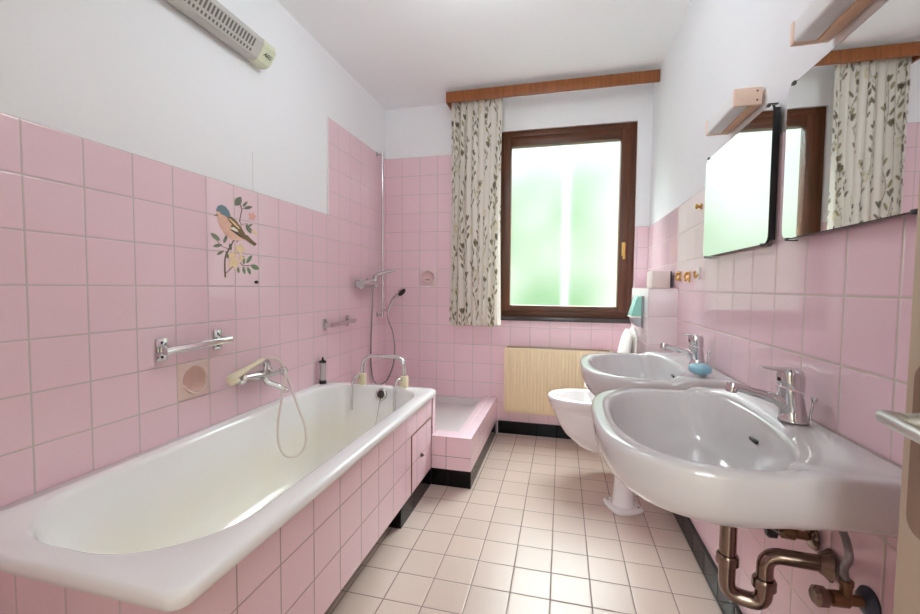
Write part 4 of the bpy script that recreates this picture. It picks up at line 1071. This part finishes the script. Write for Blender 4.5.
stop_valve(0.952, 0.552, 'stop valve with a dark blue wall rosette, lowest in view under the basin', m_chrome_worn, [(0.548,0.948,0.615),(0.545,0.93,0.648),(0.55,0.95,0.672),(0.552,0.97,0.684)], m_bluegrey, -0.05)

# ------------------------------------------------------------------ open door at the right
door = thing('door_1', 'beige door standing open at the right', 'door', (0.43, -0.30, 0.0)); door['kind'] = 'structure'; del door['category']
DA, DY = 0.402, 0.606
bm = B(); add_box(bm, (DA, DY-0.86, 0.008), (DA+0.04, DY, 2.0), 0.003); obj('leaf', bm, m_door, door, 30)
bm = B()
pts = []
for k in range(25):
    a = 2*PI*k/24
for k in range(13): a = PI*k/12; pts.append((DA-0.0002, DY-0.038+0.02*math.cos(a), 1.06+0.02*math.sin(a)))
for k in range(13): a = PI+PI*k/12; pts.append((DA-0.0002, DY-0.038+0.02*math.cos(a), 0.90+0.02*math.sin(a)))
add_prism(bm, pts, (-0.004,0,0)); es = obj('escutcheon', bm, m_plate, door, 30)
bm = B()
add_lathe(bm, (DA-0.004,DY-0.038,1.014), (-1,0,0), [(0,0.012),(0.006,0.010),(0.02,0.008)], 16)
hp = round_path([(DA-0.02,DY-0.038,1.014),(DA-0.047,DY-0.034,1.019),(DA-0.045,DY-0.165,1.006)],0.022,8)
add_tube(bm, hp, [0.0072]*len(hp), 14); hl = obj('handle', bm, m_handle, es, 60); hl['label'] = 'pale aluminium lever handle'

# ------------------------------------------------------------------ outside: a pale post beyond the frosted window
bm = B(); add_lathe(bm, (0.03, 5.2, -0.5), (0,0,1), [(0,0.04),(4.2,0.04)], 24)
tag(obj('garden_post', bm, pmat('weathered post', srgb(130,134,130), 0.8), None, 60), 'pale blurred post outside behind the frosted window pane', 'post')

# ------------------------------------------------------------------ world: overcast sky above garden green
W = bpy.data.worlds.new('overcast garden'); S.world = W; W.use_nodes = True
N, L = W.node_tree.nodes, W.node_tree.links
bg = N['Background']
tc = N.new('ShaderNodeTexCoord'); sx = N.new('ShaderNodeSeparateXYZ'); L.new(tc.outputs['Generated'], sx.inputs[0])
n1 = N.new('ShaderNodeTexNoise'); n1.inputs['Scale'].default_value = 5.5; n1.inputs['Detail'].default_value = 2.0; n1.inputs['Roughness'].default_value = 0.4
L.new(tc.outputs['Generated'], n1.inputs['Vector'])
cr = N.new('ShaderNodeValToRGB'); e = cr.color_ramp.elements
e[0].position = 0.28; e[0].color = (0.20,0.34,0.19,1); e[1].position = 0.50; e[1].color = (0.37,0.44,0.36,1)
e.new(0.72).color = (0.50,0.53,0.49,1)
L.new(n1.outputs['Fac'], cr.inputs[0])
sk = N.new('ShaderNodeMapRange'); sk.interpolation_type = 'SMOOTHSTEP'; sk.inputs['From Min'].default_value = 0.06; sk.inputs['From Max'].default_value = 0.40
zz = N.new('ShaderNodeMath'); zz.operation = 'MULTIPLY_ADD'; zz.inputs[1].default_value = 0.25; L.new(n1.outputs['Fac'], zz.inputs[0]); 
z2 = N.new('ShaderNodeMath'); z2.operation = 'SUBTRACT'; z2.inputs[1].default_value = 0.125
L.new(sx.outputs['Z'], z2.inputs[0]); L.new(z2.outputs[0], zz.inputs[2]); L.new(zz.outputs[0], sk.inputs['Value'])
m1 = N.new('ShaderNodeMix'); m1.data_type = 'RGBA'; m1.clamp_result = False; L.new(sk.outputs['Result'], m1.inputs['Factor']); L.new(cr.outputs[0], m1.inputs['A']); m1.inputs['B'].default_value = (0.62,0.71,0.71,1)
SKY = 14.5
st_ = N.new('ShaderNodeMapRange'); st_.interpolation_type = 'SMOOTHSTEP'; st_.inputs['From Min'].default_value = 0.32; st_.inputs['From Max'].default_value = 0.62
st_.inputs['To Min'].default_value = 1.0; st_.inputs['To Max'].default_value = SKY; L.new(sx.outputs['Z'], st_.inputs['Value'])
L.new(m1.outputs['Result'], bg.inputs['Color']); L.new(st_.outputs['Result'], bg.inputs['Strength'])
W.cycles.sampling_method = 'MANUAL'; W.cycles.sample_map_resolution = 512

# light portal in the window opening
pl = bpy.data.lights.new('window_portal', 'AREA'); pl.shape = 'RECTANGLE'; pl.size = gx1-gx0; pl.size_y = gz1-gz0; pl.cycles.is_portal = True
po = bpy.data.objects.new('window_portal', pl); COL.objects.link(po); po.location = ((gx0+gx1)/2, gy+0.02, (gz0+gz1)/2); po.rotation_euler = (-PI/2, 0, 0)

# added unseen fill light under the hall ceiling, behind the camera
hl_ = bpy.data.lights.new('hall_ceiling_fill', 'AREA'); hl_.shape = 'DISK'; hl_.size = 0.5; hl_.energy = 4; hl_.color = (1.0,0.97,0.94)
ho = bpy.data.objects.new('hall_ceiling_fill', hl_); COL.objects.link(ho); ho.location = (0, -1.4, ZC-0.02)

# added fill panel at the hall's far end, brightens the end wall and floor
hd_ = bpy.data.lights.new('hall_end_fill', 'AREA'); hd_.shape = 'RECTANGLE'; hd_.size = 0.8; hd_.size_y = 1.2; hd_.energy = 14; hd_.color = (0.9,0.99,1.05)
hd_o = bpy.data.objects.new('hall_end_fill', hd_); COL.objects.link(hd_o); hd_o.location = (-0.1, -2.28, 1.55); hd_o.rotation_euler = (PI/2, 0, 0)

# added unseen point fill below the ceiling, above the frame, lifts walls and ceiling
cl = bpy.data.lights.new('ceiling_fill', 'POINT'); cl.shadow_soft_size = 0.14; cl.energy = 4.9; cl.color = (0.88,0.98,1.04)
cl_o = bpy.data.objects.new('ceiling_fill', cl); COL.objects.link(cl_o); cl_o.location = (-0.36, 1.62, ZC-0.2)

# ------------------------------------------------------------------ camera
cam = bpy.data.cameras.new('camera'); co = bpy.data.objects.new('camera', cam); COL.objects.link(co)
cam.sensor_fit = 'HORIZONTAL'; cam.sensor_width = 36; cam.lens = 36*415.01/920; cam.clip_start = 0.02
yaw, pit, rol = 0.2408, 0.0476, 0.0086
f = Vector((-math.sin(yaw)*math.cos(pit), math.cos(yaw)*math.cos(pit), -math.sin(pit)))
r = Vector((math.cos(yaw), math.sin(yaw), 0)); u = r.cross(f)
r2 = r*math.cos(rol)+u*math.sin(rol); u2 = u*math.cos(rol)-r*math.sin(rol)
M = Matrix((r2, u2, -f)).transposed().to_4x4(); M.translation = (0,0,H); co.matrix_world = M
S.camera = co

S.view_settings.view_transform = 'Standard'; S.view_settings.look = 'None'; S.view_settings.gamma = 1; S.view_settings.use_curve_mapping = False
S.view_settings.exposure = 1.34
S.cycles.max_bounces = 16; S.cycles.diffuse_bounces = 10; S.cycles.glossy_bounces = 6; S.cycles.transmission_bounces = 8; S.cycles.transparent_max_bounces = 12
S.cycles.use_denoising = True; S.cycles.caustics_refractive = True; S.cycles.caustics_reflective = False; S.cycles.sample_clamp_indirect = 12; S.cycles.blur_glossy = 0.5
